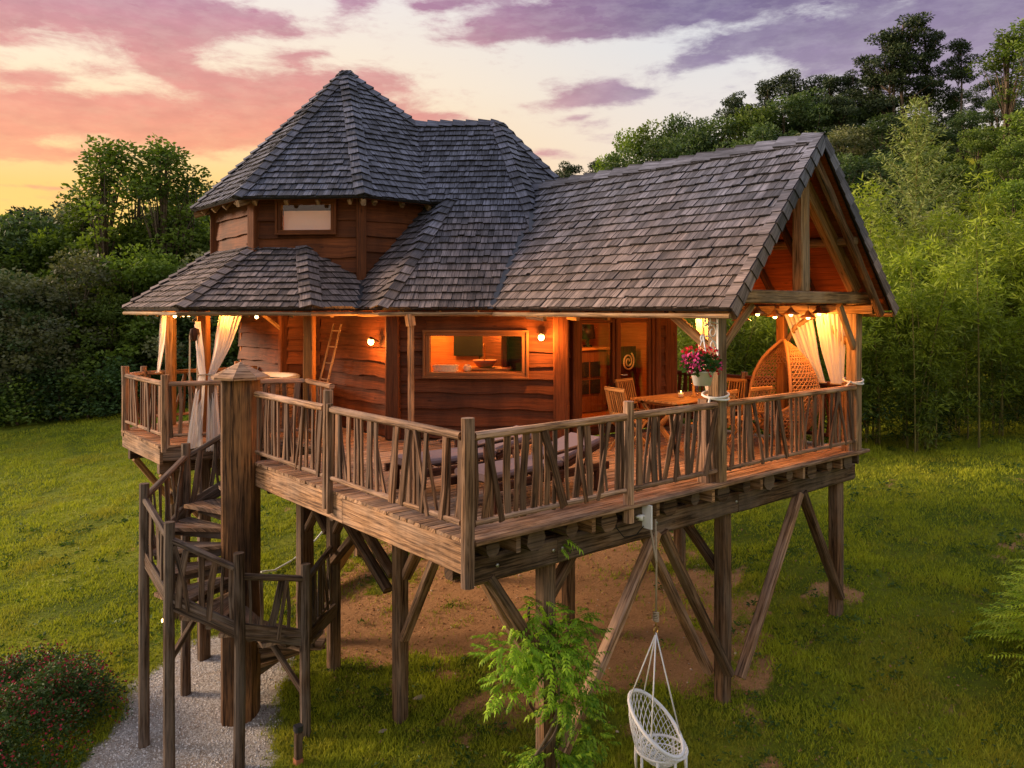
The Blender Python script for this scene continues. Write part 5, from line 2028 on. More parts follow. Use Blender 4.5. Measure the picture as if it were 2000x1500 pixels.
def leafcloud(n_, c_, rad, size, flat=.5, bias=0.6, aspect=.5, up=0.3, shape=None):
    """n_ rhombic leaves in an ellipsoid; returns verts, quads, per-leaf unit height"""
    dirs = rng.normal(size=(n_, 3)); dirs /= np.linalg.norm(dirs, axis=1)[:, None]
    rr = rng.random(n_) ** (1 / 3 * bias)
    off = dirs * rr[:, None] * np.array(rad)
    p = np.array(c_) + off
    ax = rng.normal(size=(n_, 3)); ax[:, 2] *= flat
    ax = ax * .8 + dirs * .6; ax[:, 2] += up * 0
    ax /= np.linalg.norm(ax, axis=1)[:, None]
    ref = rng.normal(size=(n_, 3))
    sd_ = np.cross(ax, ref); sd_ /= np.linalg.norm(sd_, axis=1)[:, None]
    s_ = size * (.6 + .8 * rng.random(n_))[:, None]
    a = p; b = p + ax * s_ * .5 + sd_ * s_ * aspect * .5; c2 = p + ax * s_; d_ = p + ax * s_ * .5 - sd_ * s_ * aspect * .5
    vs = np.stack([a, b, c2, d_], 1).reshape(-1, 3)
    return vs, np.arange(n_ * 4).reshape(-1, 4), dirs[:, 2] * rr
def obj_mesh(name, me, parent=None, loc=(0, 0, 0), kind=None):
    o = bpy.data.objects.new(name, me); o.location = loc; link(o, parent); ORG[o] = V(loc) + (ORG[parent] if parent is not None else V((0, 0, 0)))
    if kind: o['kind'] = kind
    return o
M['leaf_ger'] = leafmat('geranium_leaf', (.02, .07, .01, 1), (.07, .16, .03, 1))
vs, qs, h = leafcloud(420, (-.04, 0, .26), (.25, .2, .12), .06, aspect=.8)
obj_mesh('foliage', fast_mesh('foliage', vs, qs, rng.random(len(qs)), M['leaf_ger'], 4), t, kind='stuff')
for cc, n_, rad, mt in (((-.22, -.02, .28), 130, (.12, .12, .11), 'pink'), ((.05, -.02, .36), 90, (.16, .14, .10), 'red'), ((-.12, .0, .40), 80, (.16, .12, .07), 'red'), ((.16, -.02, .24), 70, (.08, .12, .10), 'pink'), ((.05, -.14, .2), 40, (.14, .04, .08), 'red')):
    vs, qs, h = leafcloud(n_, cc, rad, .036, aspect=1.0)
    obj_mesh('blossoms', fast_mesh('blossoms', vs, qs, rng.random(len(qs)), M[mt], 4), t, kind='stuff')

# floodlight under the deck edge
t = thing('floodlight', 'white floodlight on a bracket under the front edge of the deck', 'floodlight', (2.42, -.04, 2.8))
mb = MB(); mb.box(2.40, 2.425, -.16, -.02, 2.70, 2.96, ch=.008); mb.build('lamp_body', M['plastic'], t)
mb = MB(); mb.tube([(2.40, -.06, 2.83), (2.36, -.04, 2.84), (2.30, -.03, 2.83)], .014, 6); mb.lathe([(.0, 0), (.03, 0), (.03, .06), (0, .06)], (2.36, -.04, 2.79), 8); mb.build('bracket', M['plastic'], t)
mb = MB(); mb.tube([(2.40, -.05, 2.72), (2.33, .0, 2.62), (2.22, .08, 2.60), (2.17, .15, 2.70), (2.20, .2, 2.8)], .007, 5); mb.build('cable', M['iron'], t)

# macrame swing chair
HC = V((2.62, -.04, 0))
t = thing('macrame_swing_chair', 'white macrame swing chair hanging on a rope below the deck', 'swing chair', (HC.x, HC.y, .1))
mb = MB(); mb.tube([HC + V((0, .1, 2.72)), HC + V((.0, .0, 2.30)), HC + V((0, 0, 2.26))], .014, 6); mb.tube([HC + V((.05, .05, 2.74)), HC + V((.01, 0, 2.28)), HC + V((0, 0, 1.66))], .012, 6); mb.build('rope', M['oldrope'], t)
mb = MB()
for k in range(5):
    mb.tube([HC + V((.028 * math.cos(q_), .028 * math.sin(q_), 1.62 + .02 * k + .01 * math.sin(q_ + k))) for q_ in np.linspace(0, 6.283, 10)], .011, 5, closed=True)
mb.build('knot', M['oldrope'], t)
mb = MB(); mb.tube([HC + V((.035 * math.cos(q_), 0, 1.50 + .04 * math.sin(q_))) for q_ in np.linspace(0, 6.283, 13)], .008, 6, closed=True); mb.tube([HC + V((0, 0, 1.62)), HC + V((0, 0, 1.54))], .009, 5); mb.build('ring', M['brass'], t)
rt3, fw3 = V((rt[0], rt[1], 0)), V((fw[0], fw[1], 0))
U1 = (rt3 * .74 - V((0, 0, 1)) * .56 - fw3 * .25).normalized()
U2 = (fw3 * .86 + rt3 * .12 + V((0, 0, .26))).normalized()
UC = HC + V((0, 0, .46))
up_ring = lambda a: UC + U1 * (.375 * math.cos(a)) + U2 * (.34 * math.sin(a))
LC = HC + rt3 * .06 + V((0, 0, .17))
lo_ring = lambda a, k=1.0, dz=0.0: LC + rt3 * (.285 * k * math.cos(a)) + fw3 * (.285 * k * math.sin(a)) + V((0, 0, dz))
def ring_tube(f, r_, n_=33, nm='ring', mat='cotton'):
    mb_ = MB(); mb_.tube([f(q_) for q_ in np.linspace(0, 2 * math.pi, n_)], r_, 8, closed=True); mb_.build(nm, M[mat], t)
ring_tube(up_ring, .021, nm='upper_hoop')
ring_tube(lo_ring, .016, nm='lower_hoop')
mb = MB()
NN = 34
for fam in (-1, 1):
    for k in range(NN):
        a0 = 2 * math.pi * k / NN
        pts = []
        for s_ in np.linspace(0, 1, 7):
            a = a0 + fam * s_ * .55
            u_, l_ = up_ring(a), lo_ring(a)
            p = u_.lerp(l_, s_)
            cxy = UC.lerp(LC, s_)
            p = p + (p - cxy) * .10 * math.sin(math.pi * s_)
            pts.append(p)
        mb.tube(pts, .005, 4, smooth=False)
mb.build('side_net', M['cotton'], t, kind='stuff')
mb = MB()
for fam in (-1, 1):
    for k in range(26):
        a0 = 2 * math.pi * k / 26
        mb.tube([lo_ring(a0 + fam * s_ * 1.2, 1 - s_ * .8, -.16 * math.sin(s_ * math.pi / 2)) for s_ in np.linspace(0, 1, 7)], .005, 4, smooth=False)
for kk in (.78, .55, .3):
    mb.tube([lo_ring(q_, kk, -.16 * math.sin((1 - kk) / .8 * math.pi / 2)) for q_ in np.linspace(0, 6.283, 25)], .008, 5, closed=True)
mb.build('seat_net', M['cotton'], t, kind='stuff')
for a in (2.0, .8, 3.3, -.8):
    mb = MB(); mb.tube([HC + V((0, 0, 1.47)), up_ring(a + 1.2)], .0085, 6); mb.build('suspension_cord', M['cotton'], t)
for k in range(9):
    a = 2 * math.pi * k / 9 + .2
    p = lo_ring(a, 1.0)
    mb = MB(); mb.tube([p, p + V((0, 0, -.14)), p + V((.01, 0, -.27))], [.016, .018, .012], 6); mb.build('tassel', M['cotton'], t)

# block and tackle at the left eave
t = thing('pulley_hoist', 'old wooden pulley block with long ropes hanging at the terrace eave', 'pulley', (-.12, 7.22, 4.75))
c = V((-.06, 7.26, 4.86))
mb = MB(); mb.tube([c + V((0, 0, .26)), c + V((.02, 0, .12)), c + V((-.02, 0, .08)), c + V((.0, 0, .02))], .012, 6); mb.build('hook', M['iron'], t)
mb = MB(); mb.lathe([(.0, -.14), (.06, -.11), (.085, -.02), (.07, .06), (.0, .09)], c + V((0, 0, -.12)), 10, rot=Matrix.Diagonal((1, .6, 1)).to_3x3()); mb.build('block', M['darkwood'], t)
for dx, zb in ((-.075, 1.75), (.05, 2.05)):
    q_ = c + rt3 * dx
    mb = MB(); mb.tube([q_ + V((0, 0, -.15)), V((q_.x - .01, q_.y, 3.6)), V((q_.x, q_.y - .02, zb))], .013, 6); mb.build('rope', M['oldrope'], t)

# bollard lamp, ground lights, hose, loose board
g = gz(0, 3.5)
c = V((-.03, 3.50, g))
t = thing('bollard_light', 'short dark bollard with a pale square cap beside the stair foot', 'bollard', c)
mb = MB(); mb.beam(c, c + V((0, 0, .38)), .085, .085, up=(1, 0, 0), seg=2); mb.build('shaft', M['beam'], t)
mb = MB(); mb.beam(c + V((0, 0, .40)), c + V((0, 0, .47)), .105, .105, up=(1, 0, 0), ch=.02); mb.build('lamp_cap', M['lead'], t)
mb = MB(); mb.beam(c + V((0, 0, -.08)), c + V((0, 0, .06)), .10, .10, up=(1, 0, 0)); mb.build('base', M['terracotta'], t)
c = V((-.08, 8.79, gz(-.08, 8.79)))
t = thing('garden_spotlight', 'small lit garden spotlight in the grass behind the stair posts', 'garden light', c)
mb = MB(); mb.tube([c - V((0, 0, .05)), c + V((0, 0, .18))], .012, 6); mb.build('spike', M['iron'], t)
mb = MB(); mb.lathe([(.02, -.03), (.045, .0), (.05, .05), (.03, .06)], c + V((0, 0, .2)), 10); mb.build('housing', M['iron'], t)
mb = MB(); mb.lathe([(.0, .058), (.028, .058), (.03, .05)], c + V((0, 0, .2)), 10); mb.lathe([(.001, -.03), (.028, -.02), (.03, .02), (.001, .03)], c + V((-.03, -.045, .24)), 10); mb.build('lit_lens', M['bulb_soft'], t)
link(lamp('spot_light', (-.05, -.08, .3), 2, (1, .8, .45), .03), t)
hp = [(1.9, 9.3, .25), (2.3, 9.6, .08), (2.9, 10.0, .02), (3.6, 10.4, .12), (4.3, 10.9, .32)]
mb = MB(); mb.tube([(x, y, gz(x, y) + z) for x, y, z in hp], .022, 7); o = mb.build('pale_hose', M['rope']); tag(o, 'pale hose lying slack on the slope behind the left stilts', 'hose')
x0, y0, x1, y1 = 2.2, 7.6, 3.6, 8.7
mb = MB(); mb.beam((x0, y0, gz(x0, y0) + .05), (x1, y1, gz(x1, y1) + .42), .05, .26, seg=3, jit=.02); o = mb.build('loose_plank', M['golden']); tag(o, 'long pale plank lying on edge on the earth between the left stilts', 'plank')
for x, y, s_, lb in ((1.75, 3.45, .11, 'pale angular stone at the foot of the left middle stilt'), (1.0, 3.2, .07, 'small pale stone just left of the left middle stilt')):
    mb = MB(); mb.lathe([(.0, -.3), (.7, -.2), (1.0, .1), (.6, .4), (0, .45)], (0, 0, 0), 7, smooth=False, rot=Matrix.Diagonal((s_, s_ * .6, s_ * .45)).to_3x3())
    mb.v = [(p[0] + x + random.uniform(-.02, .02), p[1] + y, p[2] + gz(x, y) + .02) for p in mb.v]
    o = mb.build('stone', M['stone']); tag(o, lb, 'stone', 'loose stones under the deck')
# =================================================================== vegetation
def leafmesh(name, parts, mat):
    vs = np.concatenate([p[0] for p in parts])
    k, qs = 0, []
    for p in parts:
        qs.append(p[1] + k); k += len(p[0])
    rn = np.concatenate([p[2] for p in parts])
    return fast_mesh(name, vs, np.concatenate(qs), np.clip(rn, 0, 1), mat, 4)


M['lf_dark'] = leafmat('evergreen_leaf', (.024, .050, .016, 1), (.115, .175, .055, 1), trans=.22)
M['lf_oak'] = leafmat('oak_leaf', (.042, .080, .014, 1), (.21, .29, .048, 1), trans=.28)
M['lf_acacia'] = leafmat('acacia_leaf', (.045, .085, .012, 1), (.22, .31, .045, 1), trans=.3)
M['lf_grey'] = leafmat('grey_green_leaf', (.065, .078, .034, 1), (.26, .27, .13, 1), trans=.22)
M['lf_pine'] = leafmat('pine_needle', (.015, .032, .013, 1), (.075, .11, .04, 1), trans=.05)
M['lf_bamboo'] = leafmat('bamboo_leaf', (.014, .036, .006, 1), (.35, .43, .040, 1), trans=.3)
M['lf_feather'] = leafmat('feathery_leaf', (.08, .12, .03, 1), (.32, .38, .12, 1), trans=.2)
M['lf_vine'] = leafmat('wisteria_leaf', (.06, .18, .010, 1), (.40, .60, .035, 1), trans=.3)
M['lf_lime'] = leafmat('lime_leaf', (.12, .24, .012, 1), (.50, .62, .04, 1), trans=.35)
M['lf_bush'] = leafmat('bush_leaf', (.018, .045, .010, 1), (.06, .11, .025, 1), trans=.15)
M['culm'] = wood('bamboo_culm', (.10, .11, .03, 1), (.26, .24, .08, 1), stain=.2, vary=.5, knots=0)


def tree_src(kind, seed):
    """returns (trunk mesh, crown mesh) of unit-metre size, base at origin"""
    global rng
    rng = np.random.default_rng(seed)
    random.seed(seed)
    clumps = []
    tr = MB()
    if kind == 'round':            # broad evergreen / oak, foliage to the ground almost
        H = 9.0
        for k in range(66):
            a = random.random() * 6.28
            z = random.uniform(.13, .95)
            rad = 3.1 * math.sin(math.pi * min(1, .22 + z * .74)) ** .7 * random.uniform(.45, 1.12)
            clumps.append((rad * math.cos(a), rad * math.sin(a), z * H, random.uniform(.45, 1.05)))
        clumps.append((0, 0, .95 * H, 1.3))
        n_, size, asp = 235, .22, .6
        tr.log((0, 0, -.6), (.1, .1, H * .7), .24, .08, 7, 6, .05, .2)
        lims = clumps[::3]
    elif kind == 'tall':           # loose, airy, upright
        H = 13.0
        for k in range(38):
            a = random.random() * 6.28
            z = random.uniform(.22, .97)
            rad = random.uniform(.3, 2.5) * (1.12 - z) ** .45 * (1 if z > .4 else 1.2)
            clumps.append((rad * math.cos(a), rad * math.sin(a), z * H, random.uniform(.45, 1.0)))
        n_, size, asp = 190, .20, .6
        tr.log((0, 0, -.6), (.25, -.1, H * .92), .2, .04, 7, 9, .05, .25)
        lims = clumps
    elif kind == 'pine':           # bare trunk, flat layered crown
        H = 12.0
        for k in range(26):
            a = random.random() * 6.28
            z = random.uniform(.50, .98)
            rad = random.uniform(.4, 3.0) * (1.15 - z) ** .55 * 1.15
            clumps.append((rad * math.cos(a), rad * math.sin(a), z * H, random.uniform(.6, 1.15)))
        clumps.append((0.1, 0, H * .98, .8))
        n_, size, asp = 330, .24, .42
        tr.log((0, 0, -.6), (.4, .1, H * .95), .19, .06, 7, 9, .05, .35)
        lims = clumps
    elif kind == 'shrub':
        H = 3.2
        for k in range(16):
            a = random.random() * 6.28
            z = random.uniform(.12, .85)
            rad = random.uniform(.2, 1.5) * (1.1 - z) ** .4
            clumps.append((rad * math.cos(a), rad * math.sin(a), z * H, random.uniform(.5, .85)))
        n_, size, asp = 170, .17, .6
        tr.log((0, 0, -.3), (.1, .1, H * .6), .08, .03, 6, 3, .05, .1)
        lims = clumps[::3]
    for (x, y, z, r_) in lims:
        z0 = z * (.55 if kind != 'pine' else .86)
        tr.tube([(.02 * z0, 0, z0), (x * .5, y * .5, z0 + (z - z0) * .55), (x, y, z)], [.055, .035, .012], 5)
    parts = []
    for (x, y, z, r_) in clumps:
        nn = int(n_ * r_ ** 1.6)
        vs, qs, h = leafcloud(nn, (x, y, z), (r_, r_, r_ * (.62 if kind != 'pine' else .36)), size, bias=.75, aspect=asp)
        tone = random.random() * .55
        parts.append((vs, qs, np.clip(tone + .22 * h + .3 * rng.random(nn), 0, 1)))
    return tr, parts, H


TSRC = {}


def get_src(kind, mat, bark, seed):
    key = (kind, mat, seed)
    if key not in TSRC:
        tr, parts, H = tree_src(kind, seed)
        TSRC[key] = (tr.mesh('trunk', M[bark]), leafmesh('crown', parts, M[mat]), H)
    return TSRC[key]


PXR = V((rt[0], rt[1], 0))


def cam_ground(px, t):
    d_ = V((fw[0], fw[1], 0)) + PXR * ((px - 1000) / 1556)
    return V((CAMP.x + d_.x * t, CAMP.y + d_.y * t, 0))


def plant_tree(kind, mat, bark, seed, x, y, h, label, group, wide=1.0, name=None, cat='tree'):
    tm, cmsh, H = get_src(kind, mat, bark, seed)
    g = gz(x, y)
    t = thing(name or {'round': 'broadleaf_tree', 'tall': 'tall_loose_tree', 'pine': 'pine_tree', 'shrub': 'shrub'}[kind], label, cat, (x, y, g), group)
    s_ = h / H
    t.scale = (s_ * wide, s_ * wide, s_)
    t.rotation_euler = (0, 0, random.random() * 6.28)
    for nm, me in (('trunk', tm), ('crown', cmsh)):
        o = bpy.data.objects.new(nm, me); link(o, t)
    return t


rs = random.Random(11)
# ---- left wood: positions given as places on the ground (bearing from the drone, metres away), heights in metres
ORDW = 'first second third fourth fifth sixth seventh eighth ninth tenth eleventh twelfth thirteenth fourteenth fifteenth sixteenth seventeenth eighteenth nineteenth twentieth'.split()
PLANTED = []
GL = 'trees of the wood edge beyond the left lawn'
LBL = {'dark': 'dark round evergreen in the wood edge beyond the left lawn', 'oak': 'mid green oak in the wood edge beyond the left lawn', 'aca': 'light green feathery acacia in the wood edge beyond the left lawn',
       'grey': 'grey green olive toned tree in the wood edge beyond the left lawn'}
MATS = {'dark': 'lf_dark', 'oak': 'lf_oak', 'aca': 'lf_acacia', 'grey': 'lf_grey'}
left = []
for px, t_, h, k, w_ in [(x_, 38 - (-x_ - 100) * .008 + (i_ % 2) * 4, 8.5 + (i_ * 7 % 5) * .6, ('oak', 'dark', 'grey', 'aca')[i_ % 4], 1.15) for i_, x_ in enumerate(range(-640, -130, 85))] + [(-60, 38, 8.0, 'dark', 1.1), (20, 37, 6.6, 'grey', 1.1), (90, 36.5, 5.6, 'dark', 1.2), (150, 36.5, 7.2, 'grey', 1.1), (215, 36.5, 5.2, 'oak', 1.1), (265, 38, 7.2, 'aca', 1.1), (330, 38, 6.6, 'oak', 1.1),
                         (400, 38, 6.6, 'grey', 1.1), (455, 38, 6.2, 'dark', 1.2), (510, 38, 6.6, 'oak', 1.1), (570, 38, 6.2, 'grey', 1.1), (640, 38, 6, 'dark', 1.2), (-20, 42, 9.3, 'oak', 1.0), (55, 43, 9.6, 'dark', 1.0), (110, 42, 8.6, 'aca', 1.0), (170, 43, 8.8, 'oak', 1.0),
                         (235, 42, 9.0, 'aca', 1.0), (290, 43, 9.2, 'dark', 1.0), (345, 42, 9.0, 'oak', 1.0), (410, 43, 8.6, 'aca', 1.0), (470, 42, 8.4, 'oak', 1.0), (530, 42, 8.4, 'dark', 1.0),
                         (-90, 48, 11, 'dark', 1), (0, 49, 10.2, 'oak', 1), (70, 50, 10.4, 'dark', 1), (140, 50, 10.4, 'grey', 1), (380, 50, 11, 'oak', 1), (440, 49, 10.6, 'dark', 1), (500, 49, 10, 'oak', 1)]:
    t_ += 3; c = cam_ground(px, t_)
    PLANTED.append((px, ('front' if t_ < 43 else 'middle' if t_ < 48 else 'back') + ' row of left wood', {'dark': 'dark evergreen', 'oak': 'mid green oak', 'aca': 'light green acacia', 'grey': 'grey green tree'}[k], None))
    PLANTED[-1] = PLANTED[-1][:3] + (plant_tree('round', MATS[k], 'bark', rs.choice((1, 2, 3)), c.x, c.y, h * 1.08, LBL[k], {'dark': 'dark evergreens of the left wood edge', 'oak': 'oaks of the left wood edge', 'aca': 'acacias of the left wood edge', 'grey': 'grey green trees of the left wood edge'}[k], w_),)
for px, t_, h, lb in [(205, 43, 14.3, 'tallest loose crowned tree against the sunset, left of its twin'), (315, 43, 13.9, 'tall loose crowned tree against the sunset, right of the tallest one'), (262, 45, 13.0, 'loose crowned tree between the two tallest trees at the sunset'), (372, 44, 11.9, 'loose crowned tree rising just left of the tower roof'),
                      (165, 45, 11.6, 'lower loose crowned tree at the left foot of the tallest tree')]:
    c = cam_ground(px, t_)
    plant_tree('tall', 'lf_acacia', 'bark', 4 + int(px) % 2, c.x, c.y, h, lb, None, 1.15)
for px, t_, h, lb in [(45, 52, 11.6, 'small pine on the far left skyline, left of two'), (130, 54, 11.9, 'small umbrella pine on the left skyline, right of two')]:
    c = cam_ground(px, t_)
    plant_tree('pine', 'lf_pine', 'bark', 6, c.x, c.y, h, lb, None)
for k, px in enumerate(range(-80, 680, 42)):
    c = cam_ground(px + rs.uniform(-12, 12), 38 + rs.uniform(-.8, .8))
    PLANTED.append((px, 'shrub row below left wood', 'low green shrub', plant_tree('shrub', 'lf_bush' if k % 3 else 'lf_oak', 'bark', 8 + k % 2, c.x, c.y, rs.uniform(2.0, 3.2), 'low green shrub at the foot of the wood edge beyond the left lawn', 'shrubs at the foot of the left wood edge', 1.3, cat='shrub')))

# ---- right hillside
GR = {'dark': ('dark evergreen tree on the wooded hillside behind the porch', 'dark evergreens on the hillside'), 'oak': ('mid green oak on the wooded hillside behind the porch', 'oaks on the hillside'),
      'grey': ('dull grey green tree on the wooded hillside behind the porch', 'grey green trees on the hillside'), 'aca': ('light green tree on the wooded hillside behind the porch', 'light green trees on the hillside')}


def top_h(px, y, t_):
    c = cam_ground(px, t_)
    return c, 5.13 + (603 - y) * t_ / 1556 - gz(c.x, c.y)


SKY_ = [(1085, 330), (1110, 322), (1160, 318), (1210, 275), (1260, 252), (1340, 236), (1400, 225), (1450, 190), (1530, 170), (1600, 165), (1700, 160), (1800, 150), (1870, 165), (1920, 150), (2000, 90), (2150, 70)]


def sky_y(px):
    for (a, ya), (b, yb) in zip(SKY_, SKY_[1:]):
        if a <= px <= b:
            return ya + (yb - ya) * (px - a) / (b - a)
    return 120 if px > 1500 else 330


for (px, y, t_) in [(1105, 318, 85), (1168, 315, 84)]:
    c, h = top_h(px, y, t_)
    plant_tree('pine', 'lf_pine', 'bark', 6, c.x, c.y, h, 'small far pine %s of two above the valley between the roofs' % ('left' if px < 1130 else 'right'), None, .8)
for (px, y, t_) in [(1225, 262, 78), (1275, 245, 76), (1330, 232, 76), (1372, 240, 74)]:
    c, h = top_h(px, y, t_)
    PLANTED.append((px, 'skyline above the porch ridge', 'oak' if px % 2 else 'dark evergreen', plant_tree('round', 'lf_oak' if px % 2 else 'lf_dark', 'bark', 1 + px % 3, c.x, c.y, h, GR['oak' if px % 2 else 'dark'][0], GR['oak' if px % 2 else 'dark'][1], .75)))
pines = [(1440, 182, 74), (1475, 205, 72), (1500, 160, 74), (1545, 138, 72), (1590, 150, 72), (1625, 150, 70), (1660, 140, 70), (1700, 110, 68), (1735, 60, 66), (1775, 32, 66), (1815, 60, 66), (1870, 78, 66), (1640, 185, 66), (1560, 190, 70)]
for i, (px, y, t_) in enumerate(pines):
    c, h = top_h(px, y, t_)
    h = min(h, 16)
    lb = 'tallest dark pine on the hilltop, upper right' if px == 1775 else 'tall dark pine with bare trunk on the hill skyline'
    PLANTED.append((px, 'hill skyline pines' if px != 1775 else None, 'dark bare trunked pine', plant_tree('pine', 'lf_pine', 'bark', (6, 7, 12)[i % 3], c.x, c.y, h, lb, None if px == 1775 else 'pines on the hill skyline', .95 if h > 13 else .85)))
for (px, y, t_) in [(1965, 55, 48), (2030, 20, 46)]:
    c, h = top_h(px, y, t_)
    plant_tree('tall', 'lf_oak', 'bark', 5, c.x, c.y, h, 'loose crowned tree at the upper right, %s' % ('nearer the tall pine' if px < 2000 else 'cut by the picture edge'), None, 1.25)
# rows down the slope
for t_, drop, step in ((68, 25, 62), (58, 85, 74), (49, 150, 88), (41, 215, 105), (34, 290, 125)):
    px = 1180 + rs.uniform(0, 40)
    while px < 2200:
        y = sky_y(px) + drop + rs.uniform(-14, 18)
        if y < 520:
            c, h = top_h(px, y, t_)
            h = max(4.5, min(h, 12.5))
            k = rs.choice(('dark', 'dark', 'oak', 'grey', 'dark')) if px < 1880 or t_ > 50 else rs.choice(('oak', 'aca', 'oak'))
            if t_ == 34 and px > 1850:
                k = 'aca'
            PLANTED.append((px, {68: 'topmost hillside row', 58: 'second hillside row from top', 49: 'middle hillside row', 41: 'second hillside row from bottom', 34: 'lowest hillside row'}[t_], {'dark': 'dark evergreen', 'oak': 'mid green oak', 'aca': 'light green tree', 'grey': 'grey green tree'}[k], plant_tree('round', MATS[k], 'bark', rs.choice((1, 2, 3)), c.x, c.y, h, GR[k][0], GR[k][1], rs.uniform(.9, 1.1) * (1.15 if h < 8 else .95))))
        px += step * rs.uniform(.85, 1.15)

# ---- bamboo
def bamboo_src(seed):
    global rng
    rng = np.random.default_rng(seed)
    r_ = random.Random(seed)
    culms, parts = [], []
    for k in range(5):
        a = r_.random() * 6.28
        x0, y0 = r_.uniform(-.9, .9), r_.uniform(-.9, .9)
        H = r_.uniform(4.8, 6.6)
        lean = r_.uniform(.2, 1.5)
        pts = [V((x0 + math.cos(a) * lean * (s_ ** 2.2), y0 + math.sin(a) * lean * (s_ ** 2.2), H * s_ - .25 * lean * s_ ** 4 - .3)) for s_ in np.linspace(0, 1, 8)]
        m_ = MB(); m_.tube(pts, [.036 - .03 * i / 7 for i in range(8)], 6, smooth=False)
        culms.append(m_.mesh('culm', M['culm']))
        for j in range(30):
            s_ = r_.uniform(.06, 1.0) ** .8
            i0 = min(int(s_ * 7), 6)
            p = pts[i0].lerp(pts[i0 + 1], s_ * 7 - i0)
            b = r_.random() * 6.28
            rad = r_.uniform(.2, .85) * (1.15 - s_ * .75)
            c = (p.x + rad * math.cos(b), p.y + rad * math.sin(b), p.z + r_.uniform(-.1, .25))
            n_ = 48
            vs, qs, h = leafcloud(n_, c, (.32, .32, .20), .20, flat=.8, bias=.9, aspect=.17)
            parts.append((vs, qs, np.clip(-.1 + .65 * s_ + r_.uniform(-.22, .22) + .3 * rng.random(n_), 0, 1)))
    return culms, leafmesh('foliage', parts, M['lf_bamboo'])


BS = [bamboo_src(s_) for s_ in (21, 22, 23, 24)]
def bamboo(px, t_, s_, lb, i):
    c = cam_ground(px, t_)
    t = thing('bamboo_clump', lb, 'bamboo', (c.x, c.y, gz(c.x, c.y)), ('front' if 'front' in lb else 'back') + ' row of bamboo clumps')
    PLANTED.append((px, lb, 'leafy bamboo clump', t))
    t.scale = (s_ * 1.05, s_ * 1.05, s_)
    t.rotation_euler = (0, 0, rs.random() * 6.28)
    cu, fo = BS[i % 4]
    for me in cu:
        link(bpy.data.objects.new('culm', me), t)
    link(bpy.data.objects.new('foliage', fo), t)


i = 0
rs = random.Random(23)
for px in range(1295, 2130, 52):
    bamboo(px + rs.uniform(-10, 10), 22.0 + rs.uniform(-1.5, 1.5), rs.uniform(.72, 1.08) * (1.0 if px > 1640 else .9), 'front row of the bamboo grove', i); i += 1
for px in range(1640, 2150, 62):
    bamboo(px + rs.uniform(-10, 10), 25 + rs.uniform(-1.0, 1.0), rs.uniform(.92, 1.18), 'back row of the bamboo grove', i); i += 1
rows = {}
for q_ in PLANTED:
    if q_[1]:
        rows.setdefault(q_[1], []).append(q_)
for rn_, ls in rows.items():
    ls.sort(key=lambda q_: q_[0])
    for k_, q_ in enumerate(ls):
        pos = ORDW[k_] + ' from the left' if k_ < len(ORDW) else ORDW[min(len(ls) - 1 - k_, 19)] + ' from the right'
        q_[3]['label'] = '%s, %s, %s' % (q_[2], pos, rn_)

# the tall feathery bamboo standing above the grove
rng = np.random.default_rng(5)
c = cam_ground(1790, 27.5)
g = gz(c.x, c.y)
Ht = 5.13 + (603 - 190) * 27.5 / 1556 - g
t = thing('feathery_bamboo', 'pale green feathery giant bamboo towering above the grove', 'bamboo', (c.x, c.y, g))
mb = MB(); mb.tube([V((c.x, c.y, g + Ht * s_)) + V((.3 * s_ * s_, .1 * s_, 0)) for s_ in np.linspace(0, 1, 9)], [.055 - .05 * k / 8 for k in range(9)], 6); mb.build('culm', M['culm'], t)
parts = []
mb = MB()
for k in range(74):
    s_ = .30 + .69 * (k / 74)
    a = k * 2.4
    L_ = (1.0 - s_) ** .75 * 3.0 + .18
    p0 = V((c.x + .3 * s_ * s_, c.y + .1 * s_, g + Ht * s_))
    tip = p0 + V((math.cos(a) * L_, math.sin(a) * L_, L_ * .75))
    mid = p0.lerp(tip, .5) + V((0, 0, -.12 * L_))
    mb.tube([p0, mid, tip], [.014, .01, .004], 4, smooth=False)
    nb = int(5 + L_ * 6)
    for j in range(nb):
        q_ = j / nb
        pp = (p0.lerp(mid, q_ * 2) if q_ < .5 else mid.lerp(tip, q_ * 2 - 1)) - V((c.x, c.y, g))
        vs, qs, h = leafcloud(9, tuple(pp), (.13, .13, .10), .17, aspect=.22)
        parts.append((vs, qs, .35 + .5 * rng.random(9)))
mb.build('branches', M['culm'], t)
o = obj_mesh('foliage', leafmesh('foliage', parts, M['lf_feather']), t)

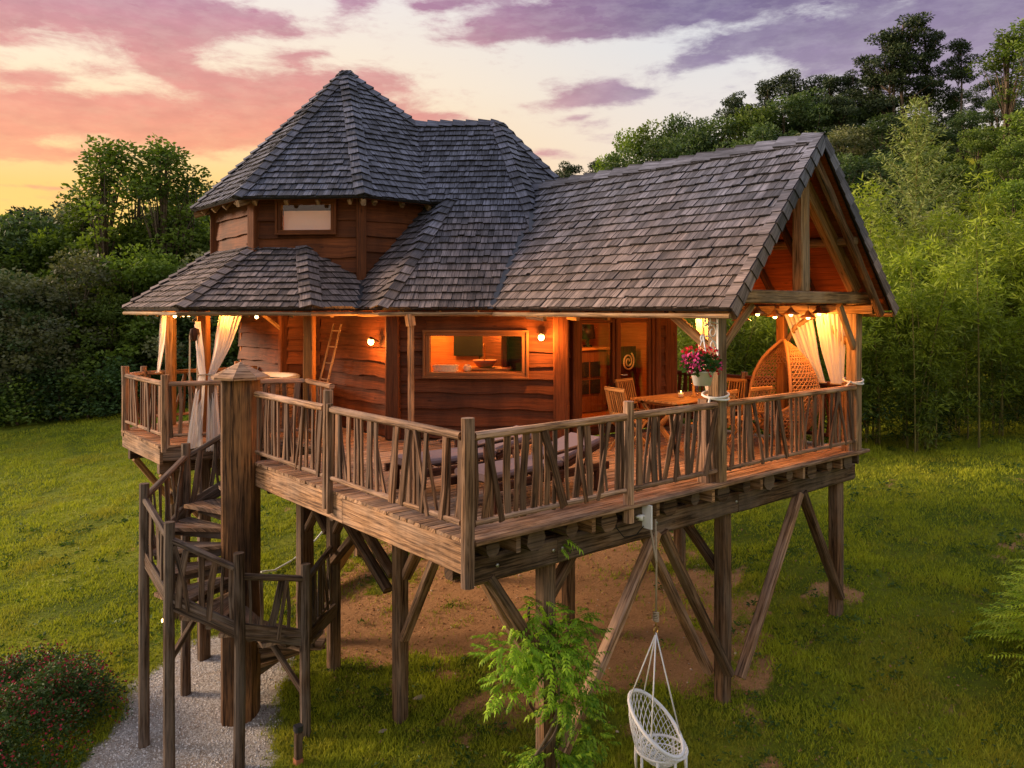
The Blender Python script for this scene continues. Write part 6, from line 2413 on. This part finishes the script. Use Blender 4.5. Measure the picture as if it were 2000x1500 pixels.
# ---- wisteria on the front left stilt
def pinnate(n_pairs=6, L_=.30, ll=.085, lw=.032, droop=.10):
    vs, qs = [], []
    def lf(p, d_, l_, w_):
        d_ = d_.normalized()
        s_ = d_.cross(V((0, 0, 1)))
        if s_.length < .1: s_ = V((0, 1, 0))
        s_.normalize()
        k = len(vs)
        vs.extend([p, p + d_ * l_ * .42 + s_ * w_ * .5 + V((0, 0, .010)), p + d_ * l_ - V((0, 0, random.uniform(.0, .03))), p + d_ * l_ * .48 - s_ * w_ * .5 + V((0, 0, .008))])
        qs.append((k, k + 1, k + 2, k + 3))
    for i_ in range(n_pairs):
        s_ = (i_ + .7) / n_pairs
        p = V((L_ * s_, 0, -droop * s_ * s_))
        for sg in (-1, 1):
            lf(p, V((.62, sg * .75, -.22 - .1 * s_)), ll * (1 - .25 * abs(s_ - .5)), lw)
    lf(V((L_ * 1.0, 0, -droop)), V((1, 0, -.4)), ll, lw)
    k = len(vs)
    vs.extend([V((0, .003, 0)), V((0, -.003, 0)), V((L_, -.002, -droop)), V((L_, .002, -droop))])
    qs.append((k, k + 1, k + 2, k + 3))
    return np.array([tuple(v) for v in vs]), np.array(qs)


def spray_plant(owner, spots, meshes, nm='leaf', scale=(.8, 1.2), maxparts=280, mat=None, origin=None):
    o0 = ORG[owner]
    sp = sorted(spots, key=lambda s_: (V(s_[0]) - CAMP).length)
    rest = []
    for i_, (p, dirn) in enumerate(sp):
        me = meshes[i_ % len(meshes)]
        d_ = V(dirn)
        q_ = d_.to_track_quat('X', 'Z')
        s_ = random.uniform(*scale)
        o = bpy.data.objects.new(nm, me)
        o.location = V(p) - o0
        o.rotation_euler = q_.to_euler()
        o.scale = (s_, s_, s_)
        if i_ < maxparts:
            link(o, owner)
        else:
            rest.append((Matrix.LocRotScale(V(p) - o0, q_, V((s_, s_, s_))), me))
            bpy.data.objects.remove(o)
    if rest:
        vv, qq, k = [], [], 0
        for mtx, me in rest:
            co = np.empty(len(me.vertices) * 3, dtype=np.float32); me.vertices.foreach_get('co', co)
            co = co.reshape(-1, 3) @ np.array(mtx.to_3x3()).T + np.array(mtx.translation)
            vv.append(co); qq.append(np.array([tuple(pl_.vertices) for pl_ in me.polygons]) + k); k += len(co)
        me = fast_mesh('leaves', np.concatenate(vv), np.concatenate(qq), rng.random(sum(len(q_) for q_ in qq)), mat, 4)
        obj_mesh('leaves', me, owner, kind='stuff')


random.seed(31)
rng = np.random.default_rng(31)
vm = []
for k in range(7):
    vs, qs = pinnate(random.choice((5, 6, 6)), random.uniform(.17, .25), .072, .029, random.uniform(.02, .08))
    vm.append(fast_mesh('leaf', vs, qs, np.clip(random.uniform(.1, .7) + rng.random(len(qs)) * .3, 0, 1), M['lf_vine'], 4))
VX, VY = 1.30, .36
vine = thing('wisteria_vine', 'bright green wisteria climbing the front left stilt', 'vine', (VX, VY, gz(VX, VY)))
for k in range(3):
    pts = [V((VX - .1 + .16 * math.cos(s_ * 9 + k * 2), VY - .08 + .16 * math.sin(s_ * 9 + k * 2), gz(VX, VY) + s_ * 2.4 * (1 - .2 * k))) for s_ in np.linspace(0, 1, 26)]
    mb = MB(); mb.tube(pts, .014, 6); mb.build('stem', M['bark'], vine)
spots = []
lobes = [((-.02, -.22, 1.10), (.42, .36, .36), 150), ((.38, -.15, 1.28), (.36, .3, .25), 85), ((-.42, -.1, 1.22), (.34, .28, .26), 70), ((.18, -.28, .62), (.32, .3, .34), 100), ((-.5, -.1, .95), (.16, .16, .22), 28),
         ((.05, -.2, -.05), (.42, .36, .22), 105), ((.6, -.1, .0), (.4, .3, .2), 60), ((.18, -.12, 2.22), (.13, .12, .15), 16), ((-.1, -.1, 1.5), (.3, .25, .2), 50), ((.42, -.2, .85), (.2, .2, .3), 40)]
for (c_, rad, n_) in lobes:
    for j in range(int(n_ * 1.0)):
        d_ = V((random.gauss(0, 1), random.gauss(0, 1), random.gauss(0, 1))).normalized()
        r_ = random.random() ** .45 * .88
        p = V((VX + c_[0] - .10, VY + c_[1], c_[2] + .44)) + V((d_.x * rad[0], d_.y * rad[1], d_.z * rad[2])) * r_
        dirn = V((d_.x, d_.y, 0)) * 1.0 + V((random.uniform(-.6, .6), random.uniform(-.6, .6), random.uniform(-.5, .35)))
        spots.append((p, dirn.normalized()))
spray_plant(vine, spots, vm, scale=(.50, 1.0), mat=M['lf_vine'])

# ---- lime green shrub at the right edge
lm = []
for k in range(5):
    vs, qs = pinnate(9, random.uniform(.34, .46), .10, .020, random.uniform(.06, .18))
    lm.append(fast_mesh('frond', vs, qs, np.clip(random.uniform(.2, .8) + rng.random(len(qs)) * .3, 0, 1), M['lf_lime'], 4))
SX, SY = 8.05, -2.75
shr = thing('lime_green_shrub', 'bright lime green feathery shrub at the right edge of the lawn', 'shrub', (SX, SY, gz(SX, SY)))
spots = []
for j in range(460):
    a = random.random() * 6.28
    zf = random.random()
    rr = .95 * (1 - zf * .55) * random.random() ** .45
    p = V((SX + rr * math.cos(a), SY + rr * math.sin(a), gz(SX, SY) + .10 + 1.15 * zf))
    spots.append((p, V((math.cos(a), math.sin(a), random.uniform(-.15, .55))).normalized()))
spray_plant(shr, spots, lm, nm='frond', scale=(.8, 1.2), mat=M['lf_lime'])
for k in range(9):
    a = k * .7
    mb = MB(); mb.tube([(SX, SY, gz(SX, SY) - .1), (SX + .2 * math.cos(a), SY + .2 * math.sin(a), gz(SX, SY) + .6), (SX + .55 * math.cos(a), SY + .55 * math.sin(a), gz(SX, SY) + 1.3)], [.014, .01, .004], 5); mb.build('stem', M['bark'], shr)

# ---- red flowered bush lower left
BX, BY = -2.55, 7.05
bush = thing('red_flowered_bush', 'dense dark green bush dotted with small red flowers beside the gravel', 'bush', (BX, BY, gz(BX, BY)))
parts, fl_ = [], []
r_ = random.Random(3)
for k in range(125):
    a = r_.random() * 6.28
    zf = r_.random() ** 1.2
    rad = 1.30 * math.sqrt(max(0, 1 - (zf * .95) ** 2)) * r_.random() ** .35
    c_ = (rad * math.cos(a) * 1.05, rad * math.sin(a) * 1.1, .06 + zf * .85)
    n_ = 190
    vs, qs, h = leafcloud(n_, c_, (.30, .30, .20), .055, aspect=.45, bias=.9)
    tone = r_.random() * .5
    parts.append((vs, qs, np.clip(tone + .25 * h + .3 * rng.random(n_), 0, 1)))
    if r_.random() < .75:
        vs, qs, h = leafcloud(30, (c_[0] * 1.06, c_[1] * 1.06, c_[2] + .12), (.30, .30, .16), .034, aspect=.8, bias=1.2)
        fl_.append((vs, qs, rng.random(30)))
obj_mesh('foliage', leafmesh('foliage', parts, M['lf_bush']), bush)
obj_mesh('flowers', leafmesh('flowers', fl_, plain('dull_red_petal', (.30, .02, .035, 1), .7, .2, 0, .5, 30)), bush, kind='stuff')
for k in range(8):
    mb = MB(); mb.tube([(BX, BY, gz(BX, BY) - .1), (BX + .6 * math.cos(k), BY + .6 * math.sin(k), gz(BX, BY) + .35)], [.02, .006], 5); mb.build('stem', M['bark'], bush)

# ---- grass blades, denser near the drone
def grass(nblades, rmin, rmax, name, label):
    g_ = np.random.default_rng(77 + int(rmax))
    ang = R(50) - 0
    th = g_.uniform(-R(56), R(44), nblades * 2)
    u_ = g_.random(nblades * 2)
    rr = rmin * (rmax / rmin) ** u_
    hx = math.sin(R(40)); hy = math.cos(R(40))
    X = CAMP.x + rr * (hx * np.cos(th) + math.cos(R(40)) * np.sin(th))
    Y = CAMP.y + rr * (hy * np.cos(th) - math.sin(R(40)) * np.sin(th))
    keep, Z, sc, tn = [], [], [], []
    for i_ in range(len(X)):
        x, y = float(X[i_]), float(Y[i_])
        if gravf(x, y) > .02 + .25 * (g_.random() - .3):
            continue
        df = dirtf(x, y)
        if df > 0 and g_.random() > math.exp(-df * 6) * .8 + (.16 if mnoise.noise(V((x * 2.6, y * 2.6, 44))) > .28 else .015):
            continue
        tf = mnoise.noise(V((x * 1.1, y * 1.1, 20))) + .6 * mnoise.noise(V((x * 3.7, y * 3.7, 2)))
        if g_.random() > .62 + .55 * tf:
            continue
        keep.append(i_); Z.append(gz(x, y)); sc.append(1 + .7 * tf); tn.append(tf)
    X, Y, rr = X[keep], Y[keep], rr[keep]
    Z, sc, tn = np.array(Z), np.array(sc), np.array(tn)
    n_ = len(X)
    hgt = (.022 + .032 * g_.random(n_)) * np.clip(sc, .5, 1.8) * (1 + rr / 40)
    wd = (.004 + .004 * g_.random(n_)) * (.6 + rr / 11)
    a = g_.random(n_) * 6.28
    b = g_.random(n_) * 6.28
    ln = hgt * g_.uniform(.2, 1.0, n_)
    p0 = np.stack([X - wd * np.cos(a), Y - wd * np.sin(a), Z - .01], 1)
    p1 = np.stack([X + wd * np.cos(a), Y + wd * np.sin(a), Z - .01], 1)
    p2 = np.stack([X + ln * np.cos(b), Y + ln * np.sin(b), Z + hgt], 1)
    vs = np.stack([p0, p1, p2], 1).reshape(-1, 3)
    tone = np.clip(.48 + .30 * tn + .5 * (g_.random(n_) - .5), 0, 1)
    me = fast_mesh(name, vs, np.arange(n_ * 3).reshape(-1, 3), tone, M['grass'], 3)
    o = bpy.data.objects.new(name, me); link(o); tag(o, label, 'grass', None, 'stuff')
    return n_


def grassmat():
    m, n, out = mat_base('grass_blade')
    rnd_ = n.node('ShaderNodeAttribute', attribute_name='rnd').outputs['Fac']
    wp = n.node('ShaderNodeNewGeometry').outputs['Position']
    c = n.mix(rnd_, (.115, .175, .010, 1), (.54, .57, .035, 1))
    c = n.mix(n.m('MULTIPLY', n.sm(n.noise(wp, .45, 5, .6), .45, .68), .65), c, (.36, .32, .035, 1))
    c = n.mix(n.m('MULTIPLY', n.sm(n.noise(wp, 2.3, 5, .7), .56, .74), .5), c, (.30, .19, .07, 1))
    p = n.node('ShaderNodeBsdfPrincipled'); n.put(p.inputs['Base Color'], c); p.inputs['Roughness'].default_value = .7; p.inputs['Specular IOR Level'].default_value = .15
    t = n.node('ShaderNodeBsdfTranslucent'); n.put(t.inputs[0], c)
    mx = n.node('ShaderNodeMixShader'); mx.inputs[0].default_value = .3
    n.link(p.outputs[0], mx.inputs[1]); n.link(t.outputs[0], mx.inputs[2]); n.link(mx.outputs[0], out.inputs[0])
    return m


M['grass'] = grassmat()
grass(600000, 6.5, 42, 'lawn_grass', 'patchy green lawn grass on the slope round the raised house')

# ---- gravel chips
def gravel():
    g_ = np.random.default_rng(4)
    P_ = []
    while len(P_) < 26000:
        x, y = g_.uniform(-4.5, 1.4), g_.uniform(1.5, 8.2)
        f = gravf(x, y)
        if f > 0 and (f > .3 or g_.random() < f / .3):
            P_.append((x, y, gz(x, y)))
    P_ = np.array(P_)
    n_ = len(P_)
    base = np.array([(1, 0, 0), (-1, 0, 0), (0, 1, 0), (0, -1, 0), (0, 0, 1), (0, 0, -1)], dtype=float)
    tri = np.array([(0, 2, 4), (2, 1, 4), (1, 3, 4), (3, 0, 4), (2, 0, 5), (1, 2, 5), (3, 1, 5), (0, 3, 5)])
    sz = (.005 + .012 * g_.random(n_) ** 2.5)[:, None, None]
    sh_ = g_.uniform(.6, 1.3, (n_, 6, 1))
    an = g_.random(n_) * 6.28
    ca, sa = np.cos(an), np.sin(an)
    Rm = np.stack([np.stack([ca, -sa, 0 * ca], 1), np.stack([sa, ca, 0 * ca], 1), np.stack([0 * ca, 0 * ca, 1 + 0 * ca], 1)], 1)
    vs = np.einsum('nij,nkj->nki', Rm, base[None] * sh_ * sz) + P_[:, None, :]
    tr_ = (tri[None] + (np.arange(n_) * 6)[:, None, None]).reshape(-1, 3)
    m, n, out = mat_base('gravel_stone')
    rnd_ = n.node('ShaderNodeAttribute', attribute_name='rnd').outputs['Fac']
    principled(n, out, n.ramp(rnd_, [(0, (.34, .28, .22)), (.5, (.70, .66, .60)), (1, (.88, .86, .82))]), .9, .2)
    me = fast_mesh('gravel', vs.reshape(-1, 3), tr_, np.repeat(g_.random(n_), 8), m, 3)
    o = bpy.data.objects.new('gravel', me); link(o); tag(o, 'loose pale gravel chips on the path at the foot of the stair', 'gravel', None, 'stuff')


gravel()
def weeds():
    g_ = np.random.default_rng(19)
    parts_ = []
    for i_ in range(2200):
        th = g_.uniform(-R(36), R(36)); rr_ = 6.5 * (26 / 6.5) ** g_.random()
        x = CAMP.x + rr_ * math.sin(R(40) + th); y = CAMP.y + rr_ * math.cos(R(40) + th)
        if gravf(x, y) > -.1 or dirtf(x, y) > .25 or mnoise.noise(V((x * .8, y * .8, 31))) < -.05:
            continue
        n_ = int(g_.integers(9, 22))
        s_ = g_.uniform(.05, .11)
        vs_, qs_, h_ = leafcloud(n_, (x, y, gz(x, y) + .03), (s_, s_, .03), .055 * (.7 + rr_ / 30), aspect=.45, up=.35)
        parts_.append((vs_, qs_, g_.uniform(0, .7) + .3 * g_.random(n_)))
    o_ = obj_mesh('lawn_weeds', leafmesh('lawn_weeds', parts_, leafmat('weed_leaf', (.03, .075, .012, 1), (.12, .20, .03, 1), trans=.2)))
    tag(o_, 'low broad leaved weeds growing through the lawn grass', 'weeds', None, 'stuff')


weeds()
g_ = np.random.default_rng(14)
base_ = np.array([(1, 0, 0), (-1, 0, 0), (0, 1, 0), (0, -1, 0), (0, 0, .7), (0, 0, -.7)], dtype=float)
tri_ = np.array([(0, 2, 4), (2, 1, 4), (1, 3, 4), (3, 0, 4), (2, 0, 5), (1, 2, 5), (3, 1, 5), (0, 3, 5)])
pp = [(x, y) for x, y in zip(g_.uniform(.5, 9.5, 5200), g_.uniform(-1, 9.5, 5200)) if dirtf(x, y) > -.05]
po = np.array([(x, y, gz(x, y) + .002) for x, y in pp])
sz_ = (.006 + .026 * g_.random(len(pp)) ** 4)[:, None, None]
vs = base_[None] * sz_ * g_.uniform(.6, 1.4, (len(pp), 6, 1)) + po[:, None, :]
m_peb, n_, o_ = mat_base('earth_clod')
principled(n_, o_, n_.ramp(n_.node('ShaderNodeAttribute', attribute_name='rnd').outputs['Fac'], [(0, (.22, .09, .035)), (.7, (.55, .28, .13)), (1, (.62, .52, .42))]), .95, .1)
me = fast_mesh('earth_clods', vs.reshape(-1, 3), (tri_[None] + (np.arange(len(pp)) * 6)[:, None, None]).reshape(-1, 3), np.repeat(g_.random(len(pp)), 8), m_peb, 3)
o = bpy.data.objects.new('earth_clods', me); link(o); tag(o, 'small clods and stones lying on the bare red earth', 'stones', None, 'stuff')
# leaf litter and pebbles scattered over the bare earth
g_ = np.random.default_rng(9)
pp = np.stack([g_.uniform(.5, 9.5, 2600), g_.uniform(-2, 8.5, 2600)], 1)
vs, qs, h = leafcloud(2600, (0, 0, 0), (0.001, .001, .001), .035, aspect=.7, flat=.1)
off_ = np.array([(x, y, gz(x, y) + .012) for x, y in pp])
vs = vs + np.repeat(off_, 4, 0)
me = fast_mesh('leaf_litter', vs, qs, g_.random(2600), plain('dry_leaf', (.30, .17, .08, 1), .9, .1, 0, .6, 30), 4)
o = bpy.data.objects.new('leaf_litter', me); link(o); tag(o, 'dry brown leaf litter scattered on the red earth', 'leaf litter', None, 'stuff')
